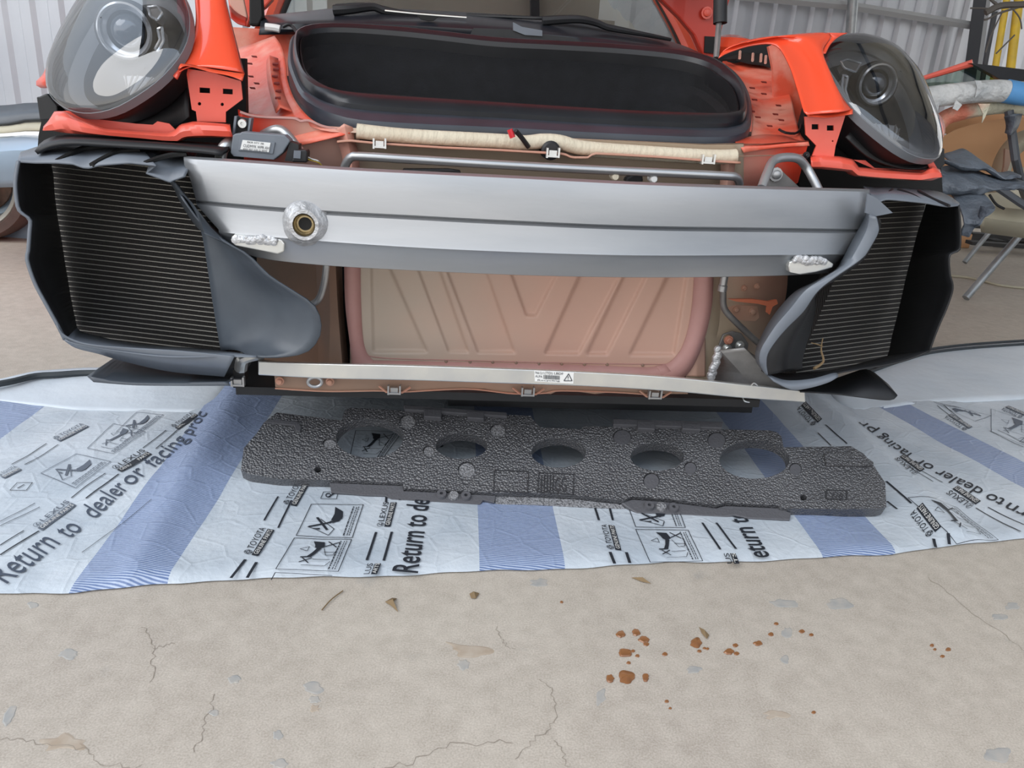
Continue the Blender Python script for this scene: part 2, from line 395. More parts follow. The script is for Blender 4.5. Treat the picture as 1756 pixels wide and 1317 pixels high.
def blob(cx, cy, rx, ry, z=0.0005, n=16, irr=0.25, rot=0.0, dome=0.0):
    pts = []
    for (x, y), k in zip(ell(cx, cy, rx, ry, n, rot), range(n)):
        s = 1+random.uniform(-irr, irr); pts.append(Z(cx+(x-cx)*s, cy+(y-cy)*s, 0))
    pts = resample(pts, 32, True); n = 32
    c = Z(cx, cy, 0); V = [Vector((c.x, c.y, z+dome))]; F = []
    for p in pts: V.append(Vector((p.x, p.y, z+dome*0.7))*1.0)
    for i, p in enumerate(pts): V[1+i] = Vector((c.x+(p.x-c.x)*0.8, c.y+(p.y-c.y)*0.8, z+dome*0.75))
    for p in pts: V.append(Vector((p.x, p.y, z-0.0004)))
    for i in range(n): F.append((0, 1+i, 1+(i+1) % n)); F.append((1+i, 1+n+i, 1+n+(i+1) % n, 1+(i+1) % n))
    return V, F
for a in [(57, 1038, 10, 6), (118, 1121, 17, 9), (15, 1230, 9, 20, .5), (402, 1165, 10, 7), (537, 1180, 17, 11), (476, 1261, 9, 8), (366, 1222, 9, 6), (480, 1310, 14, 8), (540, 1200, 10, 6),
          (925, 1000, 16, 7), (1345, 1035, 26, 7), (1440, 1035, 22, 9), (1190, 1148, 12, 7), (1345, 1131, 8, 7), (1715, 1058, 14, 6), (1735, 1040, 12, 6), (1350, 1085, 10, 8), (1710, 1295, 24, 14), (1030, 1195, 8, 14, .3), (795, 1140, 10, 9)]:
    mesh('paint_spot', *blob(*a[:4], rot=a[4] if len(a) > 4 else 0), stain, floor, smooth=False)
for a in [(805, 1115, 36, 12, .2), (1330, 1224, 20, 8), (540, 1215, 9, 6), (110, 1275, 34, 14)]:
    mesh('dirt_patch', *blob(*a[:4], irr=.4, rot=a[4] if len(a) > 4 else 0), stain2, floor, smooth=False)
# rusty droplets on the concrete
big = [(1075, 1161, 15, 11, 'largest round rust-brown puddle on the concrete, nearest the camera'), (1046, 1164, 7, 7, 'small rust puddle just left of the largest brown puddle'),
       (1107, 1162, 6, 7, 'narrow tan puddle just right of the largest brown puddle'), (1064, 1088, 8, 6, 'round rust drop at upper left of the puddle cluster'),
       (1091, 1085, 7, 6, 'squarish rust drop at the top of the puddle cluster'), (1104, 1097, 9, 6, 'lobed rust drop at upper right of the puddle cluster'),
       (1072, 1120, 12, 8, 'wide rust puddle in the middle of the left cluster'), (1194, 1103, 10, 9, 'star-shaped rust puddle beside the folded dry leaf'),
       (1250, 1118, 9, 5, 'flat rust puddle right of the star-shaped one'), (1300, 1104, 8, 4, 'elongated dark-edged rust drop further right')]
for x, y, rx, ry, lb in big:
    tag(mesh('rust_puddle', *blob(x, y, rx, ry, z=.0008, dome=.0016, irr=.16), rust), lb, 'puddle', 'rusty puddles on the concrete')
for x, y, r in [(1108, 1105, 5), (1085, 1117, 4), (1093, 1125, 4), (1140, 1122, 5), (1199, 1117, 4), (1208, 1112, 3), (1213, 1113, 3), (1261, 1107, 5), (1263, 1121, 5), (1322, 1088, 5), (1375, 1083, 5),
                (1391, 1089, 4), (1143, 1203, 4), (1149, 1215, 3), (1078, 1137, 4), (1598, 1107, 4), (1603, 1114, 3), (1626, 1114, 5), (1616, 1126, 4), (1395, 1222, 4), (1331, 1070, 4), (963, 1033, 3)]:
    tag(mesh('rust_drop', *blob(x, y, r, r*.65, z=.0006, dome=.0008, n=10, irr=.12), rust), ('tiny rust-brown drop among the puddles of the left cluster' if x < 1150 and y < 1130 and x > 1000 else 'tiny rust-brown drop beside the star-shaped puddle' if 1190 < x < 1220 else 'tiny rust-brown drop in the thin trail right of the star-shaped puddle' if 1250 < x < 1395 and y < 1130 else 'tiny rust-brown drop in the small group at the far right' if x > 1500 else 'lone tiny rust-brown drop away from the puddles'), 'drop', 'tiny rust drops on the concrete')
def leafmesh(pts, h):
    a = [Z(x, y, 0) for x, y in pts]; c = sum(a, Vector())/len(a)
    V = [Vector((p.x, p.y, .002)) for p in a]+[Vector((c.x, c.y, .002+h))]; n = len(a)
    return V, [(i, (i+1) % n, n) for i in range(n)]+[tuple(range(n))]
for pts, lb in [([(1198, 1077), (1203, 1085), (1216, 1091), (1212, 1098), (1203, 1088)], 'folded grey-tan leaf lying beside the star-shaped rust puddle'),
                ([(660, 1034), (672, 1027), (681, 1028), (675, 1033), (683, 1052), (670, 1040)], 'curled dry leaf on the concrete left of the centre'),
                ([(805, 1020), (812, 1016), (822, 1019), (816, 1028), (808, 1028)], 'small dry leaf scrap close to the cloth edge'),
                ([(1082, 992), (1095, 992), (1110, 1000), (1117, 1003), (1100, 999)], 'thin pale seed husk on the concrete just below the cloth')]:
    tag(mesh('dry_leaf', *leafmesh(pts, .006), leaf, smooth=False), lb, 'leaf', 'dry leaf scraps on the floor')
tag(tube('grass_stem', [Z(552, 1046, .002), Z(568, 1028, .003), Z(588, 1013, .002)], .0009, leaf, n=8, seg=6), 'thin brown grass stem lying on the concrete', 'stem')

# back corrugated wall (right) and white wall (left)
def corrugated(name, pa, pb, z0, z1, m_, pitch=.127, dep=.022, kind='structure', parent=None):
    a = Vector((pa[0], pa[1], 0)); b = Vector((pb[0], pb[1], 0)); t = (b-a); L = t.length; t.normalize(); s = Vector((t.y, -t.x, 0))
    xs = []; x = 0
    while x < L:
        xs += [(x, 0), (x+pitch*.42, 0), (x+pitch*.54, dep), (x+pitch*.88, dep)]; x += pitch
    V = []; F = []
    for z in (z0, z1):
        for off, dd in xs: q = a+t*off+s*dd; V.append(Vector((q.x, q.y, z)))
    n = len(xs)
    for i in range(n-1): F.append((i, i+1, n+i+1, n+i))
    o = mesh(name, V, F, m_, parent, smooth=False)
    md = o.modifiers.new('s', 'SOLIDIFY'); md.thickness = .004
    if kind: o['kind'] = kind
    return o
WR = 22
wa = P(1180, 60, 3.9, WR); wb = P(1700, 60, 3.9, WR)
wdir = (wb-wa); wdir.z = 0; wdir.normalize()
corrugated('wall_right', wa-wdir*.3, wb+wdir*.03, 0.0, 3.4, corr)
corrugated('wall_back', wa-wdir*.3+Vector((-7.5, 1.4, 0)), wa-wdir*.3, 0.0, 3.4, corr, pitch=.2)
wl = [Z(-900, 330), None]
corrugated('wall_left', Vector((-7.2, 1.5, 0)), Vector((-3.1, 6.2, 0)), 0.0, 3.4, corr_w, pitch=.42, dep=.05)
tube('trim_1', [P(1262, -8, 3.8, WR), P(1458, 10, 3.8, WR), P(1668, 44, 3.8, WR)], .022, mat('pale_rail', (196, 199, 203), .4, .3), n=8, seg=4, smooth=False)['kind'] = 'structure'
tube('trim_2', [P(1466, -40, 3.7, WR), P(1452, 150, 3.7, WR)], .028, galv, n=4, seg=14, smooth=False)['kind'] = 'structure'
o = tube('trim_3', [P(1692, -60, 3.75, WR), P(1652, 240, 3.75, WR)], .05, postm, n=4, seg=4, smooth=False); o['kind'] = 'structure'
o = tube('trim_4', [Vector((P(38, 90, 5.2, 0).x, 5.2, 0)), Vector((P(38, 90, 5.2, 0).x, 5.2, 3.4))], .07, tan, n=3, seg=8, smooth=False); o['kind'] = 'structure'
# roof over the bay
V, F = boxg((3.2, 4.9, 3.5), 11, 9.8, .06, (Vector((1, 0, 0)), Vector((0, 1, 0)), UP))
struct('ceiling', V, F, mat('roof_sheet', (206, 202, 190), .6, c2=(180, 178, 168), ns=.8), smooth=False)
for k in range(5):
    V, F = boxg((-2.2+k*2.5, 4.9, 3.42), .08, 9.6, .1, (Vector((1, 0, 0)), Vector((0, 1, 0)), UP)); struct('trim_%d' % (5+k), V, F, postm, smooth=False)
corrugated('wall_sky_block', Vector((4.4, 3.9, 0)), Vector((4.4, -3.5, 0)), 0.0, 3.4, corr, pitch=.2)  # unseen wall added to block sky light from the right
# far grey sheet seen right of the dark post
o = corrugated('wall_far', P(1660, 60, 5.4, WR), P(1990, 60, 5.4, WR), 0.0, 3.2, corr, pitch=.3)

# ================================================================== CLOTH ON THE FLOOR
def seglin(pts, x):
    if x <= pts[0][0]: return pts[0][1]
    for (a, b), (c, d) in zip(pts, pts[1:]):
        if x <= c: return b+(d-b)*(x-a)/(c-a)
    return pts[-1][1]
FRONT = [(-500, 985), (-200, 1010), (0, 1017), (130, 1016), (290, 1001), (400, 993), (640, 988), (820, 980), (960, 975), (1150, 965), (1350, 960), (1530, 950), (1600, 938), (1756, 925), (2300, 880)]
BACK = [(-500, 655), (0, 690), (130, 705), (340, 710), (372, 695), (420, 640), (480, 600), (1380, 600), (1430, 690), (1470, 709), (1560, 695), (1756, 685), (2300, 655)]
PIPE_L = [(-500, 722), (-200, 680), (0, 659), (60, 645), (150, 639), (260, 640), (400, 640)]
PIPE_R = [(1400, 668), (1484, 641), (1540, 620), (1600, 603), (1680, 595), (1756, 590), (2300, 570)]
def dist_line(x, y, A, B):
    dx, dy = B.x-A.x, B.y-A.y; t = ((x-A.x)*dx+(y-A.y)*dy)/(dx*dx+dy*dy); tt = min(max(t, 0), 1)
    return sqrt((x-A.x-dx*tt)**2+(y-A.y-dy*tt)**2), t
RLa, RLb = Z(225, 1000), Z(420, 660)
RRa, RRb = Z(1640, 925), Z(1400, 690)
RRc, RRd = Z(1500, 900), Z(1460, 790)
def hs(x, y):
    h = 0.009
    d, t = dist_line(x, y, RLa, RLb); tt = min(max(t, 0), 1); h += (0.006+0.018*tt)*exp(-(d/(.03+.02*tt))**2)
    d, t = dist_line(x, y, RRa, RRb); h += 0.014*exp(-(d/.035)**2)
    n = mnoise.noise(Vector((x*7, y*7, 0)))*.0035+mnoise.noise(Vector((x*26, y*20, 3)))*.0012
    if x < -.35 or x > .55: n *= 1.6
    return h+n*.8
def SZ(px, py, lift=0.0):
    z = .01
    for _ in range(3):
        p = Z(px, py, z); z = hs(p.x, p.y)
    return Vector((p.x, p.y, z+lift))
def stripe_mat():
    M = mat('printed_cloth', (192, 202, 212), 0.42); t = M.node_tree; b = t.nodes['Principled BSDF']
    c = t.nodes.new('ShaderNodeTexCoord').outputs['Object']
    def half(a, bb, inside):
        A, B, I = Z(*a), Z(*bb), Z(*inside); n = Vector((-(B.y-A.y), B.x-A.x, 0)).normalized()
        if (I-A).dot(n) < 0: n = -n
        s = t.nodes.new('ShaderNodeVectorMath'); s.operation = 'SUBTRACT'; s.inputs[1].default_value = (A.x, A.y, 0); t.links.new(c, s.inputs[0])
        d = t.nodes.new('ShaderNodeVectorMath'); d.operation = 'DOT_PRODUCT'; d.inputs[1].default_value = n; t.links.new(s.outputs[0], d.inputs[0])
        g = t.nodes.new('ShaderNodeMath'); g.operation = 'GREATER_THAN'; g.inputs[1].default_value = 0; t.links.new(d.outputs['Value'], g.inputs[0]); return g.outputs[0]
    def op(o_, a, bb):
        g = t.nodes.new('ShaderNodeMath'); g.operation = o_; t.links.new(a, g.inputs[0])
        if isinstance(bb, float): g.inputs[1].default_value = bb
        else: t.links.new(bb, g.inputs[1])
        return g.outputs[0]
    S = [op('MULTIPLY', half((125, 1012), (355, 700), (300, 900)), half((290, 1000), (480, 690), (300, 900))),
         op('MULTIPLY', half((822, 978), (815, 770), (890, 900)), half((968, 975), (925, 770), (890, 900))),
         op('MULTIPLY', half((1410, 958), (1255, 750), (1440, 930)), half((1533, 950), (1348, 740), (1440, 930))),
         op('MULTIPLY', half((1480, 690), (1756, 845), (1756, 830)), half((1540, 690), (1756, 800), (1756, 830))),
         half((75, 705), (0, 762), (-50, 720))]
    m_ = S[0]
    for s in S[1:]: m_ = op('MAXIMUM', m_, s)
    wv = t.nodes.new('ShaderNodeTexWave'); wv.inputs['Scale'].default_value = 76; wv.bands_direction = 'Y'; wv.inputs['Distortion'].default_value = 0.6; t.links.new(c, wv.inputs[0])
    rr = t.nodes.new('ShaderNodeValToRGB'); t.links.new(wv.outputs['Color'], rr.inputs[0])
    rr.color_ramp.elements[0].position = .3; rr.color_ramp.elements[0].color = lin((96, 116, 156)); rr.color_ramp.elements[1].position = .7; rr.color_ramp.elements[1].color = lin((170, 182, 204))
    n = t.nodes.new('ShaderNodeTexNoise'); n.inputs['Scale'].default_value = 7; n.inputs['Detail'].default_value = 8; t.links.new(c, n.inputs[0])
    r2 = t.nodes.new('ShaderNodeValToRGB'); t.links.new(n.outputs[0], r2.inputs[0])
    r2.color_ramp.elements[0].position = .3; r2.color_ramp.elements[0].color = lin((174, 184, 194)); r2.color_ramp.elements[1].position = .7; r2.color_ramp.elements[1].color = lin((202, 209, 216))
    mx = t.nodes.new('ShaderNodeMixRGB'); t.links.new(m_, mx.inputs[0]); t.links.new(r2.outputs[0], mx.inputs[1]); t.links.new(rr.outputs[0], mx.inputs[2]); t.links.new(mx.outputs[0], b.inputs['Base Color'])
    # woven relief + creases
    w2 = t.nodes.new('ShaderNodeTexVoronoi'); w2.inputs['Scale'].default_value = 16; w2.feature = 'DISTANCE_TO_EDGE'; t.links.new(c, w2.inputs[0])
    r3 = t.nodes.new('ShaderNodeValToRGB'); t.links.new(w2.outputs['Distance'], r3.inputs[0]); r3.color_ramp.elements[0].color = (1, 1, 1, 1); r3.color_ramp.elements[1].color = (0, 0, 0, 1); r3.color_ramp.elements[1].position = .06
    n2 = t.nodes.new('ShaderNodeTexNoise'); n2.inputs['Scale'].default_value = 90; n2.inputs['Detail'].default_value = 4; t.links.new(c, n2.inputs[0])
    a2 = n2.outputs[0]; a3 = op('ADD', a2, op('MULTIPLY', r3.outputs[0], .35))
    bp = t.nodes.new('ShaderNodeBump'); bp.inputs['Strength'].default_value = .45; bp.inputs['Distance'].default_value = .003
    t.links.new(a3, bp.inputs['Height']); t.links.new(bp.outputs[0], b.inputs['Normal']); return M
cloth_m = stripe_mat()
cloth = thing('printed_cloth', 'white and blue striped printed cloth spread on the concrete under the car nose', 'cloth', (0, 0, 0))
xs = []; x = -500
while x <= 2300: xs.append(x); x += (7 if 0 < x < 1756 else 25)
NV = 44; V = []; F = []
for j in range(NV+2):
    for x in xs:
        yf = seglin(FRONT, x)+1.3*sin(x*.021)+.8*sin(x*.063+1); yb = seglin(BACK, x)
        if j == 0: p = Z(x, yf, 0.001); V.append(Vector((p.x, p.y+.012, .001))); continue
        if j == 1: p = Z(x, yf, 0.003); V.append(Vector((p.x, p.y, .003))); continue
        u = (j-2)/(NV-1); 
        a = Z(x, yf, 0); b = Z(x, yb, 0); p = a.lerp(b, u); e = (p-a).length
        p = a.lerp(b, u) if u > 0 else a+Vector((0, .003, 0))
        h = hs(p.x, p.y); k = min(1, .45+e/.012) if u == 0 else 1
        V.append(Vector((p.x, p.y, h*(.7 if u == 0 else 1))))
n = len(xs)
for j in range(NV+1):
    for i in range(n-1): F.append((j*n+i, j*n+i+1, (j+1)*n+i+1, (j+1)*n+i))
o = mesh('cloth_sheet', V, F, cloth_m, cloth, ang=80)
def liningmesh(name, pipe, x0, x1, flip, lab):
    V = []; F = []; xs2 = [x0+(x1-x0)*i/60 for i in range(61)]; rows = 16
    for j in range(rows):
        u = j/(rows-1)
        for x in xs2:
            a = Z(x, seglin(BACK, x)+4, 0); b = Z(x, seglin(pipe, x)-5, .02); p = a.lerp(b, u)
            z = .006+.016*u+.018*sin(pi*min(1, u*1.15))*max(0, mnoise.noise(Vector((p.x*3, p.y*3, 5)))+.3)
            V.append(Vector((p.x, p.y, z)))
    for j in range(rows-1):
        for i in range(60): F.append((j*61+i, j*61+i+1, (j+1)*61+i+1, (j+1)*61+i))
    o = mesh(name, V, F, lining, cloth, ang=80, label=lab)
    s = o.modifiers.new('s', 'SOLIDIFY'); s.thickness = .004
liningmesh('lining', PIPE_L, -500, 415, 0, 'plain white lining at the left rear'); liningmesh('lining', PIPE_R, 1405, 2300, 1, 'plain white lining at the right rear')
tube('piping', [Z(x, seglin(PIPE_L, x), .03) for x in range(-500, 240, 40)], .0075, piping, cloth, n=50, seg=8, label='black edge piping')
tube('piping', [Z(x, seglin(PIPE_R, x)-6, .032) for x in range(1430, 2300, 40)], .0045, piping, cloth, n=60, seg=8, label='black edge piping')
tube('piping', [Z(x, seglin(PIPE_R, x), .028) for x in range(1430, 2300, 40)], .0045, piping, cloth, n=60, seg=8, label='black edge piping')
# ---- printing on the cloth
LIFT = .0016
def drape(V, lift=LIFT): return [Vector((v.x, v.y, hs(v.x, v.y)+lift)) for v in V]
class Print:
    def __init__(s): s.g = []
    def line(s, a, b, w=.0022, n=10):
        A, B = Z(*a, .01), Z(*b, .01); V = []; F = []; t = (B-A).normalized(); q = Vector((-t.y, t.x, 0))*w/2
        for i in range(n+1): p = A.lerp(B, i/n); V += [p+q, p-q]
        for i in range(n): F.append((2*i, 2*i+2, 2*i+3, 2*i+1))
        s.g.append((drape(V), F))
    def rect(s, a, b, c, d, w=.0015):
        for p, q in ((a, b), (b, c), (c, d), (d, a)): s.line(p, q, w)
    def text(s, tx, A, B, Cc, bold=0.0, fill=None):
        A, B, Cc = Z(*A, .01), Z(*B, .01), Z(*Cc, .01); V, F = textg(tx, A, B, Cc, bold); s.g.append((drape(V, LIFT+.0005), F))
    def poly(s, pts, lift=0):
        P3 = [Z(x, y, .01) for x, y in pts]; tr = tessellate_polygon([P3]); s.g.append((drape(P3, LIFT+lift), [tuple(q) for q in tr]))
    def ring(s, cx, cy, rx, ry, w=.25, rot=0):
        a = ell(cx, cy, rx, ry, 20, rot); b = ell(cx, cy, rx*(1-w), ry*(1-w), 20, rot); V = drape([Z(x, y, .01) for x, y in a+b]); s.g.append((V, [(i, (i+1) % 20, 20+(i+1) % 20, 20+i) for i in range(20)]))
    def out(s, name, m_=ink): 
        V, F = merge(s.g); return mesh(name, V, F, m_, cloth, smooth=False)
def tp(o_, k, dx, dy): return (o_[0]+dx*k, o_[1]+dy*k)
# big lettering
q = Print(); q.text('Return to dea', (716, 984), (738, 849), (672, 980), .012); q.out('big_lettering'); q = Print(); q.text('ler or facing', (739, 846), (750, 760), (703, 842), .012); q.out('big_lettering')
q = Print()
for s, A, B, C_ in [('Return', (12, 1000), (104, 931), (-28, 978)), ('to', (118, 922), (143, 904), (86, 906)), ('dealer', (163, 889), (222, 839), (134, 872)), ('or', (226, 836), (254, 812), (199, 821)),
                    ('facing', (264, 803), (324, 757), (240, 789)), ('proc', (328, 752), (356, 716), (308, 740))]:
    q = Print(); q.text(s, A, B, C_, .002); q.out('big_lettering', MATS.get('washed_ink') or mat('washed_ink', (62, 72, 88), .6))
q = Print(); q.text('eturn to', (1321, 957), (1274, 879), (1283, 958), .012); q.out('big_lettering')
q = Print()
for s, A, B in [('Return', (1850, 912), (1732, 862)), ('to', (1727, 858), (1697, 846)), ('dealer', (1688, 841), (1612, 804)), ('or', (1604, 799), (1576, 785)), ('facing', (1566, 778), (1512, 744)), ('pr', (1505, 738), (1480, 722))]:
    q.text(s, A, B, (A[0]-14, A[1]+15-.02*(1850-A[0])), .004); q.out('big_lettering'); q = Print()

# brand marks: (logo ring + name, black bar with words), each mark is a print
def mark(A, B, up, word, bar='GENUINE PARTS', logo=True, m_=ink, lex=False):
    """A->B baseline in pixels, up = pixel vector to the letter tops; the black bar sits under the word"""
    g = Print(); dx, dy = B[0]-A[0], B[1]-A[1]; ux, uy = up
    def pt(u, v): return (A[0]+dx*u+ux*v, A[1]+dy*u+uy*v)
    if word:
        g.text(word, pt(.22 if logo else 0, 0), pt(1, 0), pt(.22 if logo else 0, 1), .004)
    if logo:
        c = pt(.09, .45); a_ = Z(*pt(.09-.085, .45)); b_ = Z(*pt(.09+.085, .45)); 
        def ring3(k, kv, w):
            V = []
            for s_ in (1, 1-w):
                for i in range(20):
                    t_ = 2*pi*i/20; V.append(Z(*pt(.09+.085*k*s_*cos(t_), .45+.62*kv*s_*sin(t_)), .01))
            g.g.append((drape(V), [(i, (i+1) % 20, 20+(i+1) % 20, 20+i) for i in range(20)]))
        ring3(1, 1, .14)
        if lex:
            g.line(pt(.12, .85), pt(.06, .2), .0016, 3); g.line(pt(.06, .2), pt(.15, .25), .0016, 3)
        else: ring3(.38, .9, .3); ring3(.85, .42, .3)
    v0, v1 = -1.35, -.3
    g.poly([pt(0, v0), pt(1, v0), pt(1, v1), pt(0, v1)])
    g.out('parts_mark', m_)
    g2 = Print(); g2.text(bar, pt(.04, -1.15), pt(.96, -1.15), pt(.04, -.45)); g2.g = [([v+Vector((0, 0, .0007)) for v in V], F) for V, F in g2.g]; g2.out('bar_lettering', white)
mark((428, 951), (456, 906), (-11, -2), 'TOYOTA'); mark((495, 866), (519, 825), (-10, -2), 'TOYOTA')
mark((656, 903), (667, 862), (-10, 0), 'LEXUS', lex=True); mark((633, 985), (640, 966), (-10, 0), 'LUS', 'ARTS', False)
mark((1052, 944), (1040, 900), (-10, -1), 'TOYOTA'); mark((1546, 0+0) if 0 else (1600, 917), (1567, 879), (-9, 5), 'TOYOTA')
mark((1256, 968), (1249, 950), (-9, 0), 'US', 'TS', False); mark((1400, 727), (1372, 697), (-7, 5), 'TOYOTA', m_=ink)
mark((1670, 868), (1630, 842), (-9, 6), 'LEXUS', lex=True); mark((1575, 812), (1540, 786), (-8, 6), 'LEXUS', lex=True)
mark((62, 905), (120, 860), (-8, -4), 'LEXUS', m_=ink_l, lex=True); mark((198, 806), (250, 774), (-8, -4), 'LEXUS', lex=True); mark((95, 755), (145, 728), (-6, -3), 'TOYOTA', m_=ink_l)
mark((298, 733), (332, 711), (-6, -3), 'TOYOTA'); mark((0, 818), (30, 802), (-6, -3), 'TOYOTA', m_=ink_l); mark((1660, 736), (1702, 758) if 0 else (1624, 713), (-6, 3), 'TOYOTA', m_=ink_l); mark((1755, 715), (1722, 698), (-6, 3), 'TOYOTA', m_=ink_l)
# rules
for a, b, w in [((396, 992), (421, 960), .0045), ((424, 992), (440, 965), .0045), ((477, 905), (500, 858), .003), ((453, 893), (477, 852), .003), ((629, 960), (645, 912), .004), ((658, 961), (672, 912), .004),
                ((662, 862), (663, 845), .004), ((685, 858), (687, 850), .003), ((1054, 968), (1046, 948), .005), ((1080, 967), (1074, 948), .005), ((1027, 892), (1018, 862), .004), ((1051, 892), (1043, 862), .004),
                ((1235, 943), (1204, 898), .004), ((1262, 942), (1228, 898), .004), ((1605, 938), (1601, 924), .005), ((1628, 934), (1624, 921), .005), ((1538, 874), (1521, 861), .004), ((1561, 869), (1519, 828), .004),
                ((1425, 765), (1402, 744), .003), ((1452, 763), (1415, 730), .003), ((1750, 913), (1673, 872), .003), ((1756, 900), (1694, 870), .003), ((1600, 827), (1557, 801), .002), ((1616, 828), (1560, 796), .002),
                ((1755, 766), (1697, 739), .002), ((1756, 758), (1711, 737), .002), ((1640, 721), (1607, 696), .002), ((1650, 720), (1618, 695), .002),
                ((0, 952), (67, 911), .0028), ((0, 936), (41, 910), .002), ((147, 855), (204, 815), .0028), ((122, 853), (181, 813), .002), ((20, 797), (80, 762), .0018), ((42, 797), (100, 764), .0018),
                ((245, 769), (285, 738), .002), ((267, 770), (307, 735), .002), ((0, 895), (60, 862), .0013), ((0, 903), (68, 868), .0013), ((140, 945), (260, 860), .001)]:
    q = Print(); q.line(a, b, w); q.out('printed_rule')
# warning pictogram boxes (corner pixels), each with cross, tool shape and lines of small type
def warnbox(c, style, m_=ink):
    """c: corners bl, br, tr, tl in pixels"""
    g = Print(); bl, br, tr, tl = c
    def pt(u, v):
        ax, ay = bl[0]+(br[0]-bl[0])*u, bl[1]+(br[1]-bl[1])*u; bx, by = tl[0]+(tr[0]-tl[0])*u, tl[1]+(tr[1]-tl[1])*u; return (ax+(bx-ax)*v, ay+(by-ay)*v)
    g.rect(pt(0, 0), pt(1, 0), pt(1, 1), pt(0, 1), .0013)
    def L(a, b, w=.0014): g.line(pt(*a), pt(*b), w, 5)
    if style == 0:
        L((.14, .3), (.62, .5), .0042); L((.22, .6), (.5, .22), .0042)
        g.poly([pt(.48, .92), pt(.66, .78), pt(.70, .6), pt(.66, .48), pt(.58, .45), pt(.5, .52), pt(.52, .7)])
        for k in (0, .05, .1): L((.45+k, .42), (.6+k, .5-k*.3+.1), .0014)
        for a, b in (((.3, .55), (.62, .25)), ((.62, .25), (.56, .06)), ((.56, .06), (.3, .22)), ((.3, .22), (.12, .3))): L(a, b)
        g.poly([pt(.22, .26), pt(.36, .22), pt(.36, .27)])
    else:
        g.poly([pt(.36, .92), pt(.56, .9), pt(.6, .74), pt(.5, .68), pt(.44, .72), pt(.42, .8)]); g.poly([pt(.48, .7), pt(.56, .7), pt(.5, .52), pt(.46, .42), pt(.38, .42), pt(.44, .55)])
        L((.62, .92), (.8, .74), .002); L((.6, .76), (.82, .9), .002); L((.28, .4), (.46, .42), .003); L((.3, .24), (.48, .38), .002); L((.32, .38), (.46, .22), .002)
        for a, b in (((.6, .7), (.68, .48)), ((.68, .48), (.8, .5)), ((.8, .5), (.84, .7)), ((.5, .34), (.78, .36)), ((.36, .15), (.74, .16)), ((.74, .16), (.8, .3)), ((.2, .66), (.34, .74)), ((.2, .66), (.34, .6)), ((.34, .6), (.34, .74)), ((.62, .58), (.84, .58))): L(a, b, .001)
    for k, w in ((.83, .002), (.89, .0013), (.93, .0013)):
        v = .06
        while v < .92:
            dv = random.uniform(.03, .09); L((k, v), (k, min(v+dv, .94)), w); v += dv+.015
    g.out('warning_print', m_)
warnbox([(473, 977), (580, 980), (603, 924), (505, 922)], 1); warnbox([(508, 918), (604, 921), (623, 866), (534, 865)], 0)
warnbox([(1115, 965), (1205, 962), (1180, 910), (1090, 908)], 1); warnbox([(1090, 904), (1175, 906), (1160, 866), (1075, 864)], 0)
warnbox([(1640, 935), (1712, 926), (1640, 872), (1555, 860)], 1)
warnbox([(0, 878), (60, 905), (140, 840), (60, 822)], 0, ink_l) if 0 else None
warnbox([(70, 812), (130, 838), (190, 792), (130, 778)], 0, ink_l); warnbox([(150, 770), (195, 778), (250, 742), (195, 728)], 1, ink_l)
warnbox([(200, 742), (240, 745), (280, 712), (235, 708)], 0, ink_l); warnbox([(600, 785), (655, 788), (690, 740), (610, 738)], 1)
warnbox([(1700, 740), (1756, 762), (1800, 735), (1700, 700)], 1, ink_l); warnbox([(1700, 712), (1640, 698), (1600, 690), (1672, 722)], 0, ink_l)
q = Print(); q.rect((550, 856), (577, 856), (580, 844), (555, 844), .0012); q.line((563, 853), (574, 846), .003, 3); q.ring(563, 850, 5, 4, .4); q.rect((17, 841), (45, 841), (56, 829), (30, 829), .0012); q.line((30, 838), (42, 832), .002, 3)
q.line((465, 996), (472, 983), .0014); q.line((472, 983), (570, 988), .0014); q.out('printed_symbol')

# ================================================================== FOAM ABSORBER ON THE CLOTH
FA, FB, FC = Z(413, 806, .034), Z(1520, 869, .034), Z(960, 715, .108)
FN = (FB-FA).cross(FC-FA).normalized()
if FN.z < 0: FN = -FN
def FP(px, py, off=0.0): return PL(px, py, FA, FN)+FN*off
def fe(*a, n=28): return [FP(x, y) for x, y in ell(*a, n)]
absorber = thing('foam_absorber', 'long grey bead-foam bumper absorber with five oval holes, lying on the printed cloth', 'car part', Vector((0.1, 1.2, 0.01)))
OUT = [(475, 707), (452, 725), (441, 742), (418, 768), (413, 806), (428, 813), (477, 821), (565, 823), (690, 828), (692, 837), (760, 840), (850, 845), (905, 845), (985, 849), (1070, 858), (1085, 851), (1150, 856), (1230, 866), (1245, 862), (1335, 866), (1340, 872), (1440, 873), (1510, 872), (1520, 869), (1518, 828), (1497, 796), (1481, 778), (1459, 765), (1344, 767),
       (1340, 748), (1332, 741), (1319, 738), (1239, 736), (1051, 732), (1001, 731), (996, 736), (927, 733), (919, 726), (910, 713), (868, 711), (692, 704), (601, 699), (591, 703), (586, 721), (529, 714)]
HOLES = [(634, 751, 58, 34), (791.5, 764.5, 44.5, 22.5), (958, 776, 47, 26), (1127, 783, 46, 24), (1294, 788, 60, 33), (545, 805, 6, 5.5), (1378, 853, 6, 5.5)]
DIM = [(565, 760, 12, 9.5), (699, 722, 14, 13), (735, 773, 10, 10), (800, 805, 15, 14), (854, 737, 14, 12), (1067, 749, 16, 14), (1229, 754, 16, 14), (1117, 824, 14, 14), (1184, 802, 11, 11), (1364, 804, 11, 11)]
HOLES = [(a, b, c, d) for a, b, c, d in HOLES]
holes = [fe(*h, n=28 if h[2] > 10 else 12) for h in HOLES]
T1 = .006
